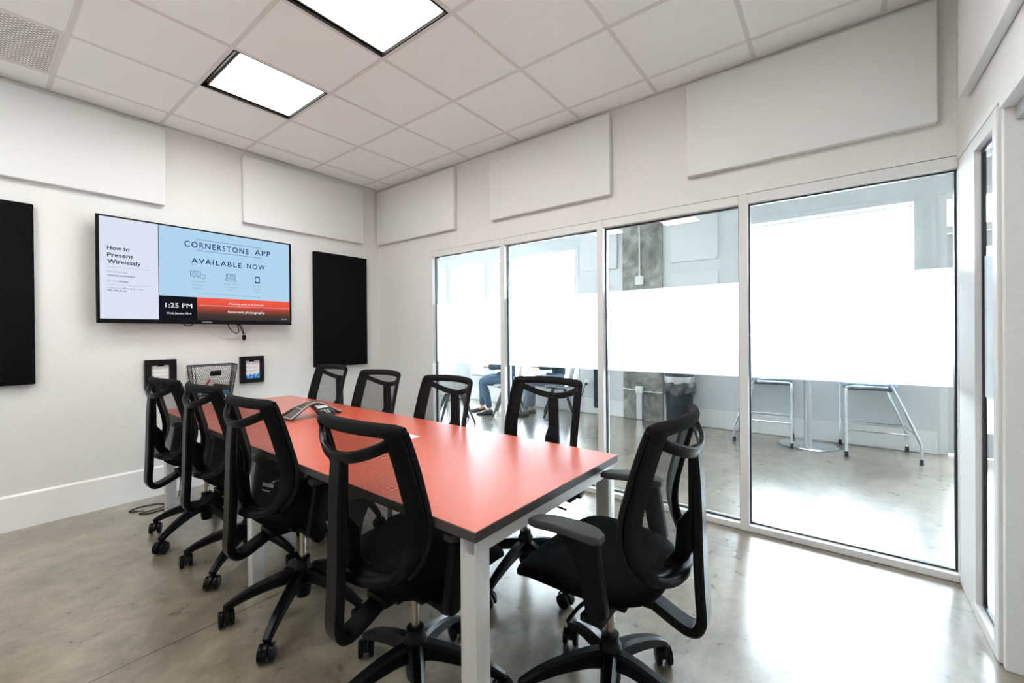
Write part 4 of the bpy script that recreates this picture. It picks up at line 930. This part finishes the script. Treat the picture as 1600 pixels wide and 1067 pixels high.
def person(label, loc, rz, jeans, jacket, shoe, knees):
    p = thing('person', label, 'person', loc, rz, 'people seated in the lounge')
    J = {'pelvis': ((0, 0, .56), (.135, .105)), 'belly': ((0, .0, .72), (.125, .095)), 'chest': ((0, -.005, .90), (.145, .10)), 'top': ((0, .0, 1.02), (.11, .08)), 'neck': ((0, .015, 1.10), .052), 'nape': ((0, .03, 1.155), .050),
         'jaw': ((0, .052, 1.20), (.060, .066)), 'mid': ((0, .045, 1.27), (.078, .092)), 'brow': ((0, .04, 1.32), (.076, .090)), 'crown': ((0, .03, 1.365), (.05, .06)), 'nose': ((0, .152, 1.262), .012)}
    Ed = [('pelvis', 'belly'), ('belly', 'chest'), ('chest', 'top'), ('top', 'neck'), ('neck', 'nape'), ('nape', 'jaw'), ('jaw', 'mid'), ('mid', 'brow'), ('brow', 'crown'), ('mid', 'nose')]
    legs, arms = [], []
    for s_, q in ((1, 'r'), (-1, 'l')):
        kx, ky, ax_, ay_ = knees[0 if s_ > 0 else 1]
        J.update({'hip'+q: ((s_*.095, .04, .545), .088), 'thigh'+q: ((s_*(.095+kx)/2, .04+(ky-.04)*.5, .545), .078), 'knee'+q: ((s_*kx, ky, .525), .060), 'calf'+q: ((s_*(kx*.6+ax_*.4), ky*.65+ay_*.35-.02, .36), .056), 'ankle'+q: ((s_*ax_, ay_, .10), .036), 'heel'+q: ((s_*ax_, ay_+.02, .05), .036), 'toe'+q: ((s_*(ax_+.02), ay_+.15, .034), .028)})
        L = [('pelvis', 'hip'+q), ('hip'+q, 'thigh'+q), ('thigh'+q, 'knee'+q), ('knee'+q, 'calf'+q), ('calf'+q, 'ankle'+q)]; legs += L; Ed += L+[('ankle'+q, 'heel'+q), ('heel'+q, 'toe'+q)]
        J.update({'sh'+q: ((s_*.165, .0, 1.02), .060), 'el'+q: ((s_*.225, .09, .77), .043), 'wr'+q: ((s_*.14, .31, .755), .028), 'pa'+q: ((s_*.125, .375, .757), (.034, .018))})
        A = [('top', 'sh'+q), ('sh'+q, 'el'+q), ('el'+q, 'wr'+q)]; arms += A; Ed += A+[('wr'+q, 'pa'+q)]
        for fi, (dx, ln) in enumerate(((-.027, .070), (-.009, .080), (.009, .074), (.027, .058))):
            b_ = Vector((s_*.125+dx, .40, .757)); n1, n2, n3 = ('f%d%d%s' % (fi, g_, q) for g_ in (0, 1, 2))
            J[n1] = (tuple(b_), .0088); J[n2] = (tuple(b_+Vector((0, ln*.55, -.006))), .0082); J[n3] = (tuple(b_+Vector((0, ln*.92, -.030))), .0070); Ed += [('pa'+q, n1), (n1, n2), (n2, n3)]
        J['t0'+q] = ((s_*(.125-.036), .355, .752), .0105); J['t1'+q] = ((s_*(.125-.055), .395, .742), .0090); Ed += [('wr'+q, 't0'+q), ('t0'+q, 't1'+q)]
    skin_mesh('body', J, Ed, M['skin'], p, 'pelvis')
    JJ = {k: v for k, v in J.items() if k in {x for e in legs for x in e}}
    skin_mesh('trousers', JJ, legs, jeans, p, 'pelvis', grow=.016)
    ks = {x for e in arms for x in e}|{'pelvis', 'belly', 'chest', 'top'}
    skin_mesh('jacket', {k: v for k, v in J.items() if k in ks}, arms+[('pelvis', 'belly'), ('belly', 'chest'), ('chest', 'top')], jacket, p, 'chest', grow=.022)
    for s_, i in ((1, 0), (-1, 1)):
        kx, ky, ax_, ay_ = knees[i]; R = []
        for yy, hw, hh in ((-.075, .020, .05), (-.06, .036, .085), (-.01, .040, .095), (.05, .042, .075), (.11, .046, .055), (.16, .042, .045), (.195, .022, .032)):
            R.append([Vector((s_*(ax_+.01)+hw*math.cos(a), ay_+.015+yy, max(0.0, hh/2+hh/2*math.sin(a)*1.0))) for a in [2*PI*k/14 for k in range(14)]])
        MB().rings(R).build('shoe', shoe, p, angle=60)
    h = MB(); R = []
    for j in range(9):
        ph = math.radians(-8+j*12); q = max(math.cos(ph), .02)
        R.append([Vector((.093*q*math.cos(a), .030+.105*q*math.sin(a)*(1 if math.sin(a) < 0 else .72), 1.315+.085*math.sin(ph)-.05*max(0, -math.sin(a))*q)) for a in [2*PI*k/20 for k in range(20)]])
    h.rings(R); h.build('hair', M['hair'], p, angle=60)
    for s_ in (-1, 1):
        e = MB(); e.sphere((s_*.032, .123, 1.285), .012, 10, 8); e.mat(1).sphere((s_*.032, .131, 1.285), .0062, 8, 6); e.build('eye', [M['eye'], M['iris']], p)
        e = MB(); e.sphere((s_*.086, .04, 1.268), (.012, .022, .032), 10, 8); e.build('ear', M['skin'], p)
    e = MB(); e.sphere((0, .122, 1.215), (.024, .010, .007), 12, 6); e.build('mouth', M['lip'], p)
    return p
person('seated person in blue jeans and navy jacket, under the frosted band of the first pane', (5.27, 4.12, 0), FP, M['jeans'], M['jacket'], M['shoe'], ((.11, .45, .14, .46), (.12, .43, .10, .30)))
person('seated person in dark blue jacket and pale jeans, beyond the second glass pane', (5.62, 3.42, 0), FP, M['jeans2'], M['jacket2'], M['shoe2'], ((.10, .46, .10, .42), (.11, .44, .12, .52)))

# outdoors
struct(MB().box((OX+OW, -30, -.25), (60, 45, -.15)).build('ground', M['ground'], angle=0), 'snowy ground outside the lounge windows', 'ground')
tr = MB(); rnd = random.Random(5)
def branch(p, d, L, r, depth):
    q = p+d*L; tr.tube([p, p.lerp(q, .5)+Vector((rnd.uniform(-.05, .05),)*3)*L*.3, q], [r, r*.85, r*.66], 6)
    if depth == 0: return
    for k in range(3 if depth > 2 else 2):
        ax = Vector((rnd.uniform(-1, 1), rnd.uniform(-1, 1), rnd.uniform(-.2, .3))); nd = (d+ax*.55+Vector((0, 0, .12))).normalized(); branch(q, nd, L*rnd.uniform(.62, .8), r*.62, depth-1)
branch(Vector((0, 0, -.15)), Vector((0, 0, 1)), 1.5, .075, 5)
o = tr.build('bare_tree', M['bark'], recenter=False); o.location = (12.0, 8.3, 0); tag(o, 'bare winter tree standing outside the lounge window', 'tree')
# daylight portals and unseen fill lamps added to brighten the lounge
for a, c, z0 in WINS+[(DOOR[0], DOOR[1], 0.1)]:
    ld = bpy.data.lights.new('window_portal', 'AREA'); ld.shape = 'RECTANGLE'; ld.size = WTOP-z0; ld.size_y = c-a; ld.cycles.is_portal = True
    lo = bpy.data.objects.new('window_portal', ld); C.objects.link(lo); lo.location = (OX+OW+.03, (a+c)/2, (WTOP+z0)/2); lo.rotation_euler = (0, math.radians(90), 0)
for x, y in FILL_XY:
    ld = bpy.data.lights.new('lounge_lamp', 'AREA'); ld.size = .6; ld.energy = FILL_W; ld.color = (1, .98, .95)
    lo = bpy.data.objects.new('lounge_lamp', ld); C.objects.link(lo); lo.location = (x, y, LH-.03)
# ------------------------------------------------------------------ light and camera
w = bpy.data.worlds.new('World'); bpy.context.scene.world = w; w.use_nodes = True
bg = w.node_tree.nodes['Background']; bg.inputs[0].default_value = (.86, .94, 1.0, 1); bg.inputs[1].default_value = 13.5

scn = bpy.context.scene
cam = bpy.data.cameras.new('Camera'); co_ = bpy.data.objects.new('Camera', cam); C.objects.link(co_)
F, YAW, PIT, ROL, CX, CY = 658.9859, .92, -.0037, -.008, 803.638, 523.205
cam.sensor_fit = 'HORIZONTAL'; cam.sensor_width = 36; cam.lens = F/1600*36; cam.shift_x = (800-CX)/1600; cam.shift_y = (CY-533.5)/1600
cy, sy, cp, sp, cr_, sr = math.cos(YAW), math.sin(YAW), math.cos(PIT), math.sin(PIT), math.cos(ROL), math.sin(ROL)
fwd = Vector((sy*cp, cy*cp, sp)); right = Vector((cy, -sy, 0)); up = right.cross(fwd)
r_ = right*cr_+up*sr; u_ = -right*sr+up*cr_
mw = Matrix((r_, u_, -fwd)).transposed().to_4x4(); mw.translation = (0, 0, HCAM)
co_.matrix_world = mw; cam.clip_start = .02; scn.camera = co_
scn.view_settings.view_transform = 'Standard'; scn.view_settings.look = 'None'; scn.view_settings.gamma = 1; scn.view_settings.exposure = 1.42
scn.view_settings.use_curve_mapping = False
scn.cycles.max_bounces = 12; scn.cycles.diffuse_bounces = 8; scn.cycles.glossy_bounces = 5; scn.cycles.transparent_max_bounces = 32; scn.cycles.transmission_bounces = 6
scn.cycles.sample_clamp_indirect = 30; scn.cycles.caustics_reflective = True; scn.cycles.caustics_refractive = False
